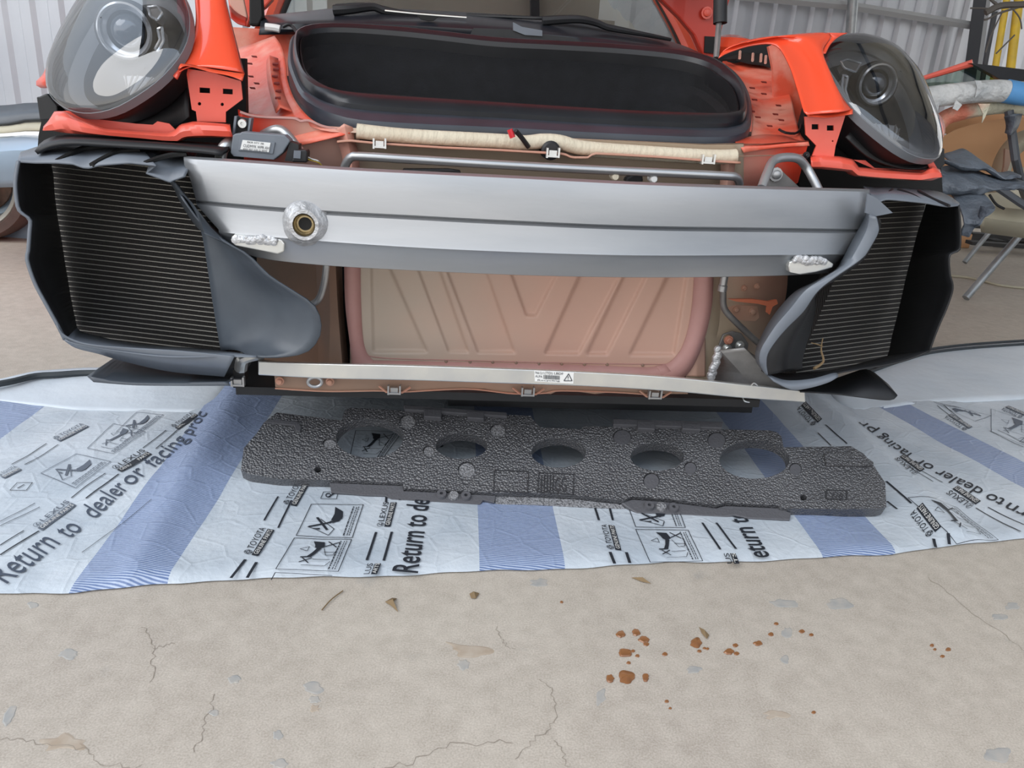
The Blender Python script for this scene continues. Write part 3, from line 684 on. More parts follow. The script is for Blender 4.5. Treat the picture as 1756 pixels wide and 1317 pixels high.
def plate2(name, outer, holes_, z0, z1, m_, bevel=.0012, label=None):
    return plate(name, [p+FN*z0 for p in outer], m_, absorber, FN*(z1-z0), [[p+FN*z0 for p in h] for h in holes_], bevel, label)
plate2('foam_body', [FP(x, y) for x, y in OUT], holes, -.024, -T1, foam, 0)
dh = [fe(*d, n=20) for d in DIM]
plate2('foam_face', [FP(x, y) for x, y in OUT], holes+dh, -T1, 0, foam, .0015)
for d in DIM:
    plate2('pore_disc', fe(d[0]+.5, d[1]+.5, d[2]-.8, d[3]-.8, n=20), [], -T1-.001, -T1+(.003 if d[0] < 900 else .0045), foam_p if d[0] < 900 else foam_s)
# lower flange pieces with bosses
FL = [(565, 824), (690, 829), (692, 838), (760, 841), (850, 846), (848, 858), (829, 853), (823, 861), (756, 857), (671, 852), (660, 846), (625, 845), (567, 840)]
FR = [(1066, 858), (1085, 852), (1150, 857), (1230, 867), (1245, 863), (1335, 867), (1359, 875), (1357, 888), (1284, 885), (1262, 880), (1243, 882), (1093, 876), (1080, 868)]
plate2('flange', [FP(x, y) for x, y in FL], [], -.018, -.007, foam_s, .002); plate2('flange', [FP(x, y) for x, y in FR], [], -.018, -.007, foam_s, .002)
plate2('torn_edge', [FP(x, y) for x, y in [(848, 844), (905, 845), (985, 849), (1068, 858), (1075, 866), (1004, 863), (914, 858), (850, 858)]], [], -.02, -.012, foam_p, .002)
for x, y in [(757, 845), (799, 848), (1114, 865), (1156, 868)]:
    V, F = lathe(FP(x, y, -.007), FN, [(0, .010), (.006, .0085), (.006, .0032), (-.004, .003), (-.004, 0)], 18); mesh('boss', V, F, foam_s, absorber)
for x, y in [(778, 847), (1135, 866)]:
    V, F = lathe(FP(x, y, -.007), FN, [(0, .010), (.005, .0085), (.006, 0)], 18); mesh('boss', V, F, foam_p, absorber)
# upper ribs with slots and lugs
for pts, lugs in [([(692, 698), (694, 706), (870, 718), (868, 711)], [((727, 706), (757, 722)), ((801, 710), (830, 724))]), ([(1051, 722), (1051, 732), (1237, 738), (1238, 727)], [((1092, 727), (1122, 742)), ((1168, 731), (1200, 743))])]:
    plate2('slot_rib', [FP(x, y) for x, y in pts], [], -.004, .007, foam_s, .0015)
    for (x0, y0), (x1, y1) in lugs:
        k = (y1-y0)*.0; plate2('lug', [FP(x0, y0), FP(x1, y0+2), FP(x1, y1), FP(x0, y1-2)], [], -.002, .010, foam_s, .002)
plate2('raised_pad', [FP(x, y) for x, y in [(1412, 782), (1415, 778), (1475, 780), (1497, 796), (1495, 801), (1416, 801)]], [], -.002, .006, foam, .002)
plate2('corner_pad', [FP(x, y) for x, y in [(452, 726), (465, 720), (510, 725), (517, 732), (515, 742), (508, 740), (505, 731), (470, 727)]], [], -.001, .003, foam_s, .001)
# stamped plates with marks
mat_st = mat('stamp_foam', (50, 50, 53), .5)
def stamp(c):
    parts = []
    for a, b in zip(c, c[1:]+c[:1]):
        A, B = FP(*a, .0005), FP(*b, .0005); t = (B-A).normalized(); w = FN.cross(t)*.0009; V = [A+w, B+w, B-w, A-w]; V2 = V+[v+FN*.0012 for v in V]
        parts.append((V2, [(0, 1, 2, 3), (4, 7, 6, 5), (0, 4, 5, 1), (1, 5, 6, 2), (2, 6, 7, 3), (3, 7, 4, 0)]))
    V, F = merge(parts); mesh('stamp_frame', V, F, mat_st, absorber, smooth=False)
stamp([(848, 807), (906, 809), (905, 846), (846, 842)]); stamp([(924, 811), (984, 814), (983, 848), (922, 844)]); stamp([(1417, 841), (1452, 842), (1452, 857), (1417, 856)])
for k in range(5):
    A, B = FP(929+k*5, 815, .0005), FP(928+k*5, 843, .0005); V, F = sweep([A, B], .0012, 6); mesh('stamp_bar', V, F, mat_st, absorber)
def ftext(s, a, b, c, name='stamp_text'):
    A, B, C_ = FP(*a, .0008), FP(*b, .0008), FP(*c, .0008); V, F = textg(s, A, B, C_, .01); mesh(name, V, F, mat_st, absorber, smooth=False)
ftext('GG', (952, 843), (972, 844), (952, 818)); [mesh('stamp_dash', *sweep([FP(856+k%4*11, 822+k//4*9, .0005), FP(861+k%4*11, 822.5+k//4*9, .0005)], .0009, 5), foam_s, absorber) for k in range(8)]; ftext('7/8', (1424, 854), (1446, 855), (1424, 846))
# ================================================================== CAR
car = thing('car', 'orange sports car with its front bumper removed and trunk open', 'car', CP(.17, 2.6, 0))
def part(name): return None
# --- impact beam
def dB(px): return 1.165+.075*((px-900)/590)**2
def beamrow(pts, extra=0.0): return [P(x, y, dB(x)+extra) for x, y in pts]
top = [(315, 268), (450, 277), (600, 288), (760, 296), (905, 303), (1100, 313), (1300, 320), (1491, 325)]
cr1a = [(336, 343), (450, 353), (558, 361), (706, 369), (880, 378), (1097, 387), (1360, 391), (1480, 393)]
cr1b = [(337, 349), (450, 359), (558, 367), (706, 375), (880, 384), (1097, 393), (1360, 397), (1479, 399)]
r2a = [(375, 394), (450, 401), (558, 410), (706, 420), (880, 428), (1097, 434), (1360, 433), (1452, 432)]
r2b = [(380, 404), (450, 409), (558, 419), (706, 429), (880, 437), (1097, 443), (1360, 441), (1447, 440)]
bot = [(398, 424), (450, 443), (560, 455), (700, 463), (880, 471), (1050, 475), (1200, 475), (1350, 472), (1420, 468)]
rows = [beamrow([(x, y-1) for x, y in top], .075), beamrow([(x, y-.5) for x, y in top], .008), beamrow([(x, y+4) for x, y in top], 0), beamrow([(x+1, y+14) for x, y in top], -.002),
        beamrow([(a[0]*.5+b[0]*.5, a[1]*.5+b[1]*.5) for a, b in zip(top, cr1a)], -.004), beamrow(cr1a, -.004), beamrow([(x, y+3) for x, y in cr1a], .005), beamrow([(x, y+2) for x, y in cr1b], -.001),
        beamrow(r2a, -.005), beamrow([(x, y+4) for x, y in r2a], -.006), beamrow([(x, y+2) for x, y in r2b], .002), beamrow(bot, .014), beamrow([(x, y+.5) for x, y in bot], .07)]
rows = [resample(r, 50) for r in rows]
beam = loft('impact_beam', rows, alu, car, rs=False, label='brushed aluminium impact beam', ang=30)
md = beam.modifiers.new('s', 'SOLIDIFY'); md.thickness = .003; md.offset = -1
# tow-eye socket
c = P(524, 383, dB(524)-.004)
V1, F1 = [], []
for k, (h, r, irr) in enumerate([(-.002, .034, .0012), (.004, .032, .0014), (.010, .027, .0012), (.017, .0215, .0), (.017, .0165, 0), (.002, .0155, 0)]):
    for i in range(36):
        a = 2*pi*i/36; rr = r+irr*sin(2*a+1.2)+irr*.8*sin(3*a+1+k); V1.append(c-NL*h+TL*cos(a)*rr*1.0+UP*sin(a)*rr*1.05)
for k in range(5):
    for i in range(36): F1.append((k*36+i, k*36+(i+1) % 36, (k+1)*36+(i+1) % 36, (k+1)*36+i))
mesh('tow_socket', V1, F1, weldm, beam)
lat('socket_bore', c, -NL, [(.0165, .0164), (.012, .0155), (.010, .0135), (.008, .0135), (.006, .0125), (.004, .0125), (.004, .0095)], brass, beam)
lat('bore_dark_cap', c, -NL, [(.0045, .0098), (.0045, 0)], black, beam)  # black disc painting the shade of a deeper bore
# weld pads
def weldpad(pts, cx, cy, d, w):
    b_ = plate('weld_pad', PS(pts, d), alu_b, beam, NL*.02, bevel=.002)
    g = []
    for k in range(22):
        x = cx-w/2+w*k/21; y = cy+.06*(x-cx)+random.uniform(-3.5, 3.5); r = random.uniform(.0035, .0075); g.append(lathe(P(x, y, d-.001), -NL, [(-.004, r), (.001, r*.95), (.0025, r*.6), (.003, 0)], 9))
    V, F = merge(g); o = mesh('weld_bead', V, F, weldm, beam)
weldpad([(396, 407), (402, 402), (482, 410), (488, 418), (487, 432), (476, 436), (452, 431), (402, 421)], 438, 411, dB(440)-.01, 70)
weldpad([(1352, 457), (1354, 449), (1372, 443), (1418, 445), (1430, 453), (1428, 459), (1400, 467), (1374, 471), (1354, 467)], 1388, 448, dB(1390)-.012, 50)
# --- lower cross bar
def dL(px): return 1.20+.03*((px-900)/480)**2
tl = [(443, 620), (560, 624), (700, 627), (850, 632), (1000, 638), (1150, 647), (1280, 660), (1380, 671)]
bl_ = [(443, 643), (560, 649), (700, 652), (850, 657), (1000, 662), (1150, 671), (1280, 683), (1381, 690)]
rows = [[P(x, y-2, dL(x)+.045) for x, y in tl], [P(x, y, dL(x)) for x, y in tl], [P(x, y, dL(x)) for x, y in bl_], [P(x, y-1, dL(x)+.045) for x, y in bl_]]
R = [resample(r, 40) for r in rows]; V = [v for r in R for v in r]; F = []
for j in range(4):
    for i in range(39): F.append((j*40+i, j*40+i+1, ((j+1) % 4)*40+i+1, ((j+1) % 4)*40+i))
F += [(0, 40, 80, 120), (39, 79, 119, 159)]
lbar = mesh('lower_crossbar', V, F, alu_b, car, label='bright aluminium lower crossbar'); md = lbar.modifiers.new('b', 'BEVEL'); md.width = .0015; md.segments = 2; md.limit_method = 'ANGLE'
def onbar(px, py, e=.0008): return P(px, py, dL(px)-e)
lab = plate('sticker', [onbar(916, 635), onbar(984, 639), onbar(983, 658), onbar(917, 654)], white, lbar, NL*.0004)
g = []
g.append(textg('PA66 CL-9', onbar(918, 641, .0014), onbar(932, 642, .0014), onbar(918, 637, .0014))); g.append(textg('(TD) LBDF', onbar(934, 641.5, .0014), onbar(966, 643, .0014), onbar(934, 637.5, .0014))); g.append(textg('ALPA', onbar(918, 647, .0014), onbar(930, 648, .0014), onbar(918, 643, .0014)))
x = 932
while x < 960:
    w = random.choice((.6, 1, 1.4)); g.append(quad(onbar(x, 643+.05*(x-932), .0014), onbar(x+w, 643+.05*(x-932), .0014), onbar(x+w, 650+.05*(x-932), .0014), onbar(x, 650+.05*(x-932), .0014))); x += w+.9
for a, b in (((967, 653), (975, 641)), ((975, 641), (981, 653)), ((981, 653), (967, 653))):
    g.append(sweep([onbar(*a, .0014), onbar(*b, .0014)], .0006, 5))
g.append(textg('!', onbar(973.5, 652, .0014), onbar(975, 652, .0014), onbar(973.5, 645, .0014))); g.append(textg('Recycling', onbar(922, 655-2, .0014), onbar(960, 655.5-1, .0014), onbar(922, 650.5, .0014)))
V, F = merge(g); mesh('sticker_print', V, F, ink, lab if False else lbar, smooth=False)
plate('apron_back', PS([(392, 46), (520, 54), (520, 130), (396, 130)], 2.0), orange_in, car, NL*.01)
plate('apron_back', PS([(1318, 80), (1345, 70), (1378, 100), (1392, 190), (1386, 240), (1330, 240), (1326, 120)], 1.70), orange_in, car, NL*.01)
plate('apron_dark_plate', PS([(1222, 106), (1250, 88), (1290, 76), (1322, 74), (1330, 125), (1235, 125)], 1.98), black, car, NL*.01)  # black plate painting the shaded hollow under the fender arch
tube('wire_hook', [onbar(1274, 683, -.01), P(1277, 688, dL(1277)), P(1285, 690, dL(1285))], .0012, alu_b, lbar, n=10, seg=6)
tube('wire_hook', [onbar(1288, 661, -.005), P(1293, 657, dL(1290)), P(1299, 661, dL(1299))], .0012, alu_b, lbar, n=10, seg=6)
# --- embossed front panel
def recess(px, py):
    def lx(a, b, y): return a[0]+(b[0]-a[0])*(y-a[1])/(b[1]-a[1])
    h = 0
    def band(l, r, yb):
        xl = lx(l[0], l[1], py); xr = lx(r[0], r[1], py); w = 5
        s = min((px-xl)/w, (xr-px)/w, (yb-py)/4); return min(max(s+.5, 0), 1)
    B = [(((637, 460), (640, 600)), ((685, 496), (730, 597)), 603), (((718, 465), (768, 600)), ((756, 469), (801, 597)), 603), (((768, 468), (817, 598)), ((836, 471), (878, 591)), 604),
         (((992, 477), (936, 602)), ((1061, 477), (993, 605)), 606), (((1067, 478), (1007, 605)), ((1106, 477), (1042, 605)), 607), (((1143, 477), (1081, 605)), ((1177, 477), (1156, 607)), 608), (((878, 474), (901, 537)), ((952, 475), (922, 534)), 541)]
    for l, r, yb in B: h = max(h, band(l, r, yb))
    return h
Dp = 1.36
nx, ny = 230, 62; V = []; F = []
for j in range(ny):
    for i in range(nx):
        px = 600+(1210-600)*i/(nx-1); py = 440+(640-440)*j/(ny-1)+ (px-900)*.02
        e = min((px-600)/14, (1210-px)/16, 1); 
        d = Dp+.007*(3*recess(px, py)**2-2*recess(px, py)**3)+.012*(1-max(e, 0))
        V.append(P(px, py, d))
for j in range(ny-1):
    for i in range(nx-1): F.append((j*nx+i, j*nx+i+1, (j+1)*nx+i+1, (j+1)*nx+i))
panel_m = gradient_mat('misted_primer', (184, 168, 152), (202, 162, 144), P(640, 520, Dp)-ORI['car'], P(960, 520, Dp)-ORI['car'])
fp = mesh('embossed_panel', V, F, panel_m, car, ang=80, label='pressed panel with V-shaped ribs')
s = fp.modifiers.new('s', 'SOLIDIFY'); s.thickness = .002; s.offset = -1
tube('panel_seam', [P(x, y, Dp-.001) for x, y in [(617, 450), (618, 540), (622, 590), (640, 612), (800, 618), (1000, 623), (1160, 625)]], .0009, pinkrim, fp, n=60, seg=5)
for x, y in [(765, 620), (806, 621), (845, 621), (885, 622), (924, 624), (963, 624), (1002, 625), (1041, 625), (1102, 626)]:
    lat('rivet', P(x, y, Dp), -NL, [(0, .0032), (.002, .003), (.003, .0018), (.003, 0)], brown, fp, seg=10)
# flange around the panel
def flange(rows_, m_, n=50, nm='panel_flange', **k): return loft(nm, rows_, m_, car, n=n, thick=.002, **k)
flange([PS([(590, 440), (592, 520), (600, 590), (606, 650)], Dp-.005), PS([(601, 440), (603, 520), (610, 590), (618, 650)], Dp-.006), PS([(618, 440), (619, 520), (624, 590), (640, 618), (660, 622)], Dp-.001)], pinkrim)
flange([PS([(600, 655), (800, 660), (1000, 664), (1120, 664), (1165, 655)], Dp-.004), PS([(610, 634), (800, 638), (1000, 642), (1110, 645), (1150, 636)], Dp-.005), PS([(620, 618), (800, 621), (1000, 626), (1110, 630), (1140, 624)], Dp-.001)], pinkrim)
flange([PS([(1223, 440), (1221, 520), (1205, 590), (1180, 640), (1150, 658)], Dp-.004), PS([(1210, 440), (1206, 530), (1192, 590), (1165, 632), (1135, 646)], Dp-.006), PS([(1192, 440), (1186, 530), (1172, 590), (1150, 620), (1125, 628)], Dp-.001)], pinkrim)
# side channels
loft('side_channel', [PS([(440, 425), (442, 540), (450, 640)], 1.46), PS([(540, 425), (545, 540), (545, 660)], 1.43), PS([(562, 425), (566, 540), (562, 660)], 1.37), PS([(574, 425), (580, 540), (590, 660)], 1.365), PS([(586, 425), (590, 540), (602, 660)], 1.42)], brown, car, n=20)
loft('side_channel', [PS([(1218, 440), (1212, 560), (1170, 660)], 1.37), PS([(1235, 440), (1232, 560), (1200, 660)], 1.39), PS([(1262, 440), (1258, 560), (1240, 660)], 1.385), PS([(1350, 440), (1345, 520), (1300, 660)], 1.39)], gradient_mat('misted_side', (176, 158, 136), (190, 148, 130), P(1230, 560, 1.39)-ORI['car'], P(1330, 480, 1.39)-ORI['car']), car, n=20, thick=.002)
for x, y, r in [(1276, 494, .006), (1298, 491, .006), (1262, 531, .006), (1290, 534, .008)]: bolt('panel_bolt', P(x, y, 1.382), -NL, r*.7, beige, car, .004)
plate('doubler_plate', PS([(1248, 528), (1262, 522), (1300, 526), (1303, 545), (1296, 551), (1250, 548)], 1.384), beige, car, NL*.004, bevel=.001)
plate('latch_tab', PS([(1250, 513), (1290, 513), (1318, 517), (1332, 514), (1334, 521), (1325, 526), (1320, 540), (1315, 536), (1316, 525), (1300, 521), (1262, 517)], 1.35), mat('tab_paint', (216, 124, 92), .45), car, NL*.006)
# lower lip under the crossbar with clips
lp = [(470, 640), (600, 648), (900, 660), (1010, 664)]
plate('lower_lip', PS([(470, 640), (1180, 655), (1180, 676), (1080, 676), (1060, 672), (1020, 676), (990, 672), (960, 669), (945, 676), (860, 673), (830, 667), (800, 667), (700, 670), (600, 672), (500, 670), (472, 664)], 1.27), brown, car, NL*.02, bevel=.001)
tube('lip_hem', [P(x, y, 1.268) for x, y in [(472, 666), (560, 671), (650, 670), (690, 672), (800, 667), (880, 675), (935, 674), (960, 670), (1060, 673), (1130, 678)]], .0016, hemp, car, n=50, seg=6)
def clip(x, y, d, m1=steel):
    g = [boxg(P(x-10, y, d), .003, .01, .016), boxg(P(x+10, y, d), .003, .01, .016), boxg(P(x, y+6, d), .022, .008, .003), boxg(P(x, y, d+.002), .013, .006, .008)]
    V, F = merge(g); mesh('spring_clip', V, F, m1, car, smooth=False)
for x, y in [(676, 668), (905, 671), (1123, 676)]:
    clip(x, y, 1.255)
    mesh('clip_tab', *sweep([P(x-26, y-6, 1.262), P(x-14, y+4, 1.258), P(x+14, y+5, 1.258), P(x+28, y-4, 1.262)], .0022, 6), hemp, car)
for x, y in [(480, 653), (566, 654)]: bolt('lip_bolt', P(x, y, 1.262), -NL, .005, hemp, car)
tube('lock_ring', [P(540+12*cos(a*pi/6), 655+8*sin(a*pi/6), 1.258) for a in range(12)], .003, steel, car, n=24, seg=8, closed=True)
# crash bracket right (lower)
bk = thing and None
cb = loft('crash_bracket', [PS([(1235, 596), (1228, 640), (1222, 665)], 1.33), PS([(1236, 600), (1290, 660), (1296, 668)], 1.28), PS([(1275, 596), (1330, 655), (1345, 672)], 1.27), PS([(1275, 597), (1300, 615), (1350, 662)], 1.33)], steel_d, car, n=14, thick=.003, smooth=False, label='aluminium crash bracket')
g = [(1234+random.uniform(-2, 2)-k*1.1, 600+k*3.6) for k in range(14)]
V, F = merge([lathe(P(x, y, 1.305), -NL, [(-.004, .008), (.001, .007), (.003, .004), (.0035, 0)], 9) for x, y in g]); mesh('weld_bead', V, F, weldm, cb)
plate('bracket_foot', PS([(1233, 592), (1240, 574), (1256, 568), (1272, 572), (1284, 590), (1282, 602), (1240, 602)], 1.36), steel_d, cb, NL*.006, [PS(ell(1248, 581, 8, 7.5, 14), 1.36)], bevel=.0015)
for x, y, m_ in [(1249, 583, hemp), (1246, 597, alu_b), (1268, 592, alu_b)]: bolt('bracket_bolt', P(x, y, 1.352), -NL, .006, m_, cb)
# left lower pipe fitting
tube('drain_pipe', PS([(450, 606, 1.27), (428, 610, 1.26), (416, 616, 1.26), (413, 632, 1.27)]), .011, alu_b, car, n=16)
box('pipe_block', P(413, 640, 1.28), .02, .03, .025, plastic_d, car, bevel=.002); clip(408, 654, 1.25)
# --- shrouds and radiators
def ring_panel(name, a, b, m_, parent, n=40, thick=.0025, mid=0, **k): return loft(name, [a, b], m_, parent, n=n, thick=thick, mid=mid, **k)
# left radiator core
def radiator(tlc, trc, brc, blc, left):
    """corners as (px,py,d)"""
    A, B, C_, D_ = P(*tlc), P(*trc), P(*brc), P(*blc); out = ((B-A).cross(D_-A)).normalized(); C_ = PL(brc[0], brc[1], A, out)
    if out.dot(NL) > 0: out = -out
    r = thing and None
    V = [A, B, C_, D_]; V2 = V+[v-out*.03 for v in V]
    core = mesh('radiator', V2, [(0, 1, 2, 3), (4, 7, 6, 5), (0, 4, 5, 1), (1, 5, 6, 2), (2, 6, 7, 3), (3, 7, 4, 0)], radcore, car, smooth=False, label='%s radiator core with fine horizontal tubes' % ('left' if left else 'right'))
    N = 37
    H = (D_-A).length
    ref = None
    for i in range(N):
        u = (i+.5)/N; a = A.lerp(D_, u); b = B.lerp(C_, u); h = .0006
        dn = (D_-A).normalized()*h
        q = [a-dn, b-dn, b+dn, a+dn]; q2 = q+[v+out*.0016 for v in q]
        mesh('radiator_tube', q2, [(4, 5, 6, 7), (0, 1, 5, 4), (2, 3, 7, 6), (0, 4, 7, 3), (1, 2, 6, 5), (0, 3, 2, 1)], radtube, core, smooth=False)
    return core
radiator((84, 262, 1.375), (352, 292, 1.285), (391, 616, 1.285), (124, 584, 1.375), True)
radiator((1490, 335, 1.30), (1592, 330, 1.39), (1520, 626, 1.39), (1360, 650, 1.30), False)
# left shroud
sh = plate('radiator_shroud', PS([(31, 276, 1.20), (98, 278, 1.20), (98, 274, 1.21), (60, 250, 1.30), (35, 262, 1.26)]), plastic_l, car, NL*.003, label='black plastic radiator duct, left') if False else None
ol = [(31, 276), (26, 309), (27, 335), (31, 358), (40, 368), (51, 377), (50, 400), (48, 430), (46, 446), (59, 485), (78, 521), (98, 557), (111, 583)]
il = [(86, 281), (90, 300), (92, 330), (97, 370), (102, 400), (107, 430), (110, 450), (115, 480), (120, 510), (126, 540), (131, 563)]
shl = loft('radiator_duct', [PS(ol, 1.21), PS([(x+(12 if y > 300 else 8), y) for x, y in ol], 1.25), PS(il, 1.365)], plastic_d, car, n=44, thick=.003, label='left black plastic radiator duct')
loft('duct_lip', [PS([(x-1.5, y) for x, y in ol], 1.207), PS([(x+2.5, y) for x, y in ol], 1.204)], plastic_l, shl, n=44, thick=.003)
# left top sheet
tf = [(31, 277), (60, 279), (98, 279), (125, 281), (142, 287), (153, 288), (170, 283), (222, 279), (268, 284), (251, 297), (291, 312), (317, 302)]
tb = [(36, 262), (64, 253), (80, 247), (110, 244), (150, 243), (200, 244), (260, 247), (300, 252), (340, 258)]
loft('duct_top', [PS([(x, y) for x, y in tf], 1.205), [P(x, y, 1.27) for x, y in [(a[0]*.5+b[0]*.5, a[1]*.45+b[1]*.55) for a, b in zip(resample([Vector((x, y, 0)) for x, y in tf], 12, smooth=False), resample([Vector((x, y, 0)) for x, y in tb], 12, smooth=False))]], PS(tb, 1.37)], plastic_l, shl, n=80, thick=.003, smooth=False)
for pts in [[(97, 277), (115, 267), (140, 255), (170, 251), (200, 250)], [(157, 283), (180, 270), (205, 259), (240, 256)], [(249, 280), (270, 272), (295, 266), (320, 264)]]:
    q_ = resample([P(x, y, 1.20+.0022*(285-y)) for x, y in pts], 16); mesh('rib_groove', *sweep(q_, .004, 6), black, shl)
# left bottom lip
loft('duct_floor', [PS([(131, 563), (147, 572), (229, 590), (310, 596), (385, 602), (440, 606)], 1.29), PS([(111, 583), (131, 590), (200, 602), (290, 612), (385, 611), (440, 612)], 1.19)], plastic_l, shl, n=40, thick=.0025)
loft('duct_skirt', [PS([(98, 557), (110, 575), (150, 590), (229, 597), (310, 602), (402, 611)], 1.188), PS([(111, 583), (131, 596), (170, 606), (210, 618), (290, 636), (385, 645)], 1.22)], plastic_l, shl, n=40, thick=.0025)
# left wing
wtop = [(297, 312), (304, 328), (318, 350), (335, 382), (360, 400), (380, 410), (418, 431), (457, 469), (498, 496), (537, 522), (550, 543), (551, 560)]
wbot = [(379, 601), (390, 603), (410, 606), (430, 609), (460, 611), (485, 611), (507, 610), (525, 602), (544, 591), (550, 575), (551, 566), (551, 561)]
wmid = [(345, 394), (352, 420), (370, 440), (390, 460), (410, 480), (430, 500), (460, 520), (480, 540), (505, 552), (525, 560), (540, 562), (549, 561)]
W1 = resample([P(x, y, 1.275-.10*min(1, (x-297)/130)) for x, y in wtop], 30); W3 = resample([P(x, y, 1.275-.08*min(1, max(0, (x-380)/100))) for x, y in wbot], 30)
wl_ = [(345, 394), (352, 430), (360, 480), (368, 540), (379, 601)]
# surface: left edge meets the radiator, right edge bends forward
vr = []
for k, (t_, ) in enumerate([(i/10,) for i in range(11)]):
    left = resample([P(x, y, 1.275) for x, y in [(300, 316), (330, 360), (345, 394), (355, 450), (363, 505), (371, 555), (379, 601)]], 11)[k]
    rt = resample([P(x, y, 1.20) for x, y in [(312, 338), (360, 399), (418, 431), (457, 469), (498, 496), (537, 522), (550, 545), (551, 560), (545, 590), (507, 610), (440, 612)]], 11)[k]
    md_ = left.lerp(rt, .5)+NL*.012
    vr.append([left, left.lerp(rt, .25)+NL*.012, md_, left.lerp(rt, .75)-NL*.0, rt])
loft('duct_wing', [[vr[k][j] for k in range(11)] for j in range(5)], plastic, shl, n=26, thick=.003, mid=14, label='blue-grey wing of the duct')
loft('duct_curl', [PS([(291, 311), (300, 324), (306, 338), (318, 360), (335, 385), (346, 396)], 1.25), PS([(297, 310), (312, 330), (327, 345), (338, 362), (345, 380), (352, 402)], 1.19), PS([(318, 338), (330, 350), (345, 372), (362, 392), (380, 412), (420, 433)], 1.215)], plastic, shl, n=24, thick=.0025)
# left undertray flap
loft('undertray', [PS([(196, 614), (240, 616), (300, 620), (385, 630), (420, 640)], 1.34), PS([(150, 645), (175, 650), (229, 655), (300, 656), (392, 655)], 1.22), PS([(160, 655), (229, 660), (300, 661), (395, 661)], 1.215)], plastic, car, n=30, thick=.002, label='left black undertray flap')
# right duct
orr = [(1644, 352), (1647, 390), (1646, 427), (1638, 432), (1628, 440), (1629, 470), (1634, 494), (1624, 527), (1608, 564), (1594, 602)]
irr_ = [(1589, 350), (1582, 375), (1574, 400), (1564, 440), (1556, 470), (1548, 505), (1540, 540), (1531, 575), (1526, 600), (1522, 612)]
shr = loft('radiator_duct', [PS(orr, 1.24), PS([(x-8, y) for x, y in orr], 1.28), PS(irr_, 1.38)], plastic_d, car, n=44, thick=.003, label='right black plastic radiator duct')
tfr = [(1496, 340), (1502, 346), (1507, 347), (1515, 343), (1527, 342), (1560, 345), (1588, 348), (1610, 352), (1626, 354), (1644, 352)]
tbr = [(1480, 320), (1500, 322), (1520, 322), (1540, 323), (1560, 324), (1590, 327), (1610, 330), (1625, 336), (1635, 342), (1645, 350)]
loft('duct_top', [PS(tfr, 1.235), PS(tbr, 1.37)], plastic_l, shr, n=50, thick=.003)
for pts in [[(1516, 345), (1520, 335), (1530, 326)], [(1587, 349), (1565, 335), (1540, 326)], [(1628, 354), (1600, 342), (1575, 328)]]:
    mesh('rib_groove', *sweep(resample([P(x, y-1, 1.233+.004*(352-y)) for x, y in pts], 12), .0025, 6), plastic_d, shr)
plate('duct_flap', PS([(1488, 332), (1505, 341), (1531, 365), (1517, 368), (1501, 371), (1484, 365)], 1.195), plastic_l, shr, NL*.003)
lo = [(1487, 366), (1478, 385), (1467, 404), (1447, 442), (1434, 462), (1400, 482), (1365, 500), (1340, 525), (1318, 555), (1304, 582), (1297, 600), (1298, 620), (1314, 642)]
li = [(1502, 372), (1506, 385), (1506, 399), (1490, 428), (1477, 444), (1434, 474), (1402, 500), (1378, 534), (1352, 560), (1332, 583), (1317, 606), (1314, 625), (1316, 643)]
loft('duct_wing', [PS(lo, 1.22), PS([((a[0]+b[0])/2-2, (a[1]+b[1])/2-1) for a, b in zip(lo, li)], 1.19), PS(li, 1.18)], plastic_l, shr, n=60, thick=.0025, label='curled inner edge of the duct, coloured as lit')
lr = [(1507, 374), (1510, 385), (1500, 410), (1480, 445), (1440, 475), (1402, 500), (1398, 530), (1392, 555), (1387, 575), (1382, 590), (1377, 610), (1375, 620), (1375, 632)]
loft('duct_inner_wall', [PS(li, 1.185), PS(lr, 1.295)], plastic_d, shr, n=60, thick=.0025)
loft('duct_floor', [PS([(1300, 630), (1340, 641), (1400, 638), (1434, 634), (1524, 611), (1560, 605)], 1.30), PS([(1316, 643), (1357, 660), (1400, 655), (1437, 640), (1540, 622), (1594, 602)], 1.22)], plastic_d, shr, n=40, thick=.0025)
loft('duct_skirt', [PS([(1312, 640), (1345, 652), (1390, 650), (1430, 640), (1437, 644)], 1.20), PS([(1327, 654), (1357, 668), (1385, 666), (1420, 656), (1437, 646)], 1.19)], plastic_l, shr, n=24, thick=.0025)
loft('undertray', [PS([(1367, 664), (1430, 650), (1480, 634), (1500, 640)], 1.30), PS([(1370, 668), (1434, 670), (1480, 655), (1524, 660)], 1.26), PS([(1372, 672), (1434, 676), (1521, 686), (1539, 678)], 1.22)], plastic_d, car, n=24, thick=.002, label='right black undertray flap')
tube('caught_twig', PS([(1411, 580, 1.27), (1408, 600, 1.26), (1412, 620, 1.25), (1396, 632, 1.24)]), [.001, .003], leaf, shr, n=12, seg=6); tube('caught_twig', PS([(1391, 588, 1.26), (1400, 590, 1.26), (1411, 594, 1.26)]), .001, leaf, shr, n=6, seg=6)

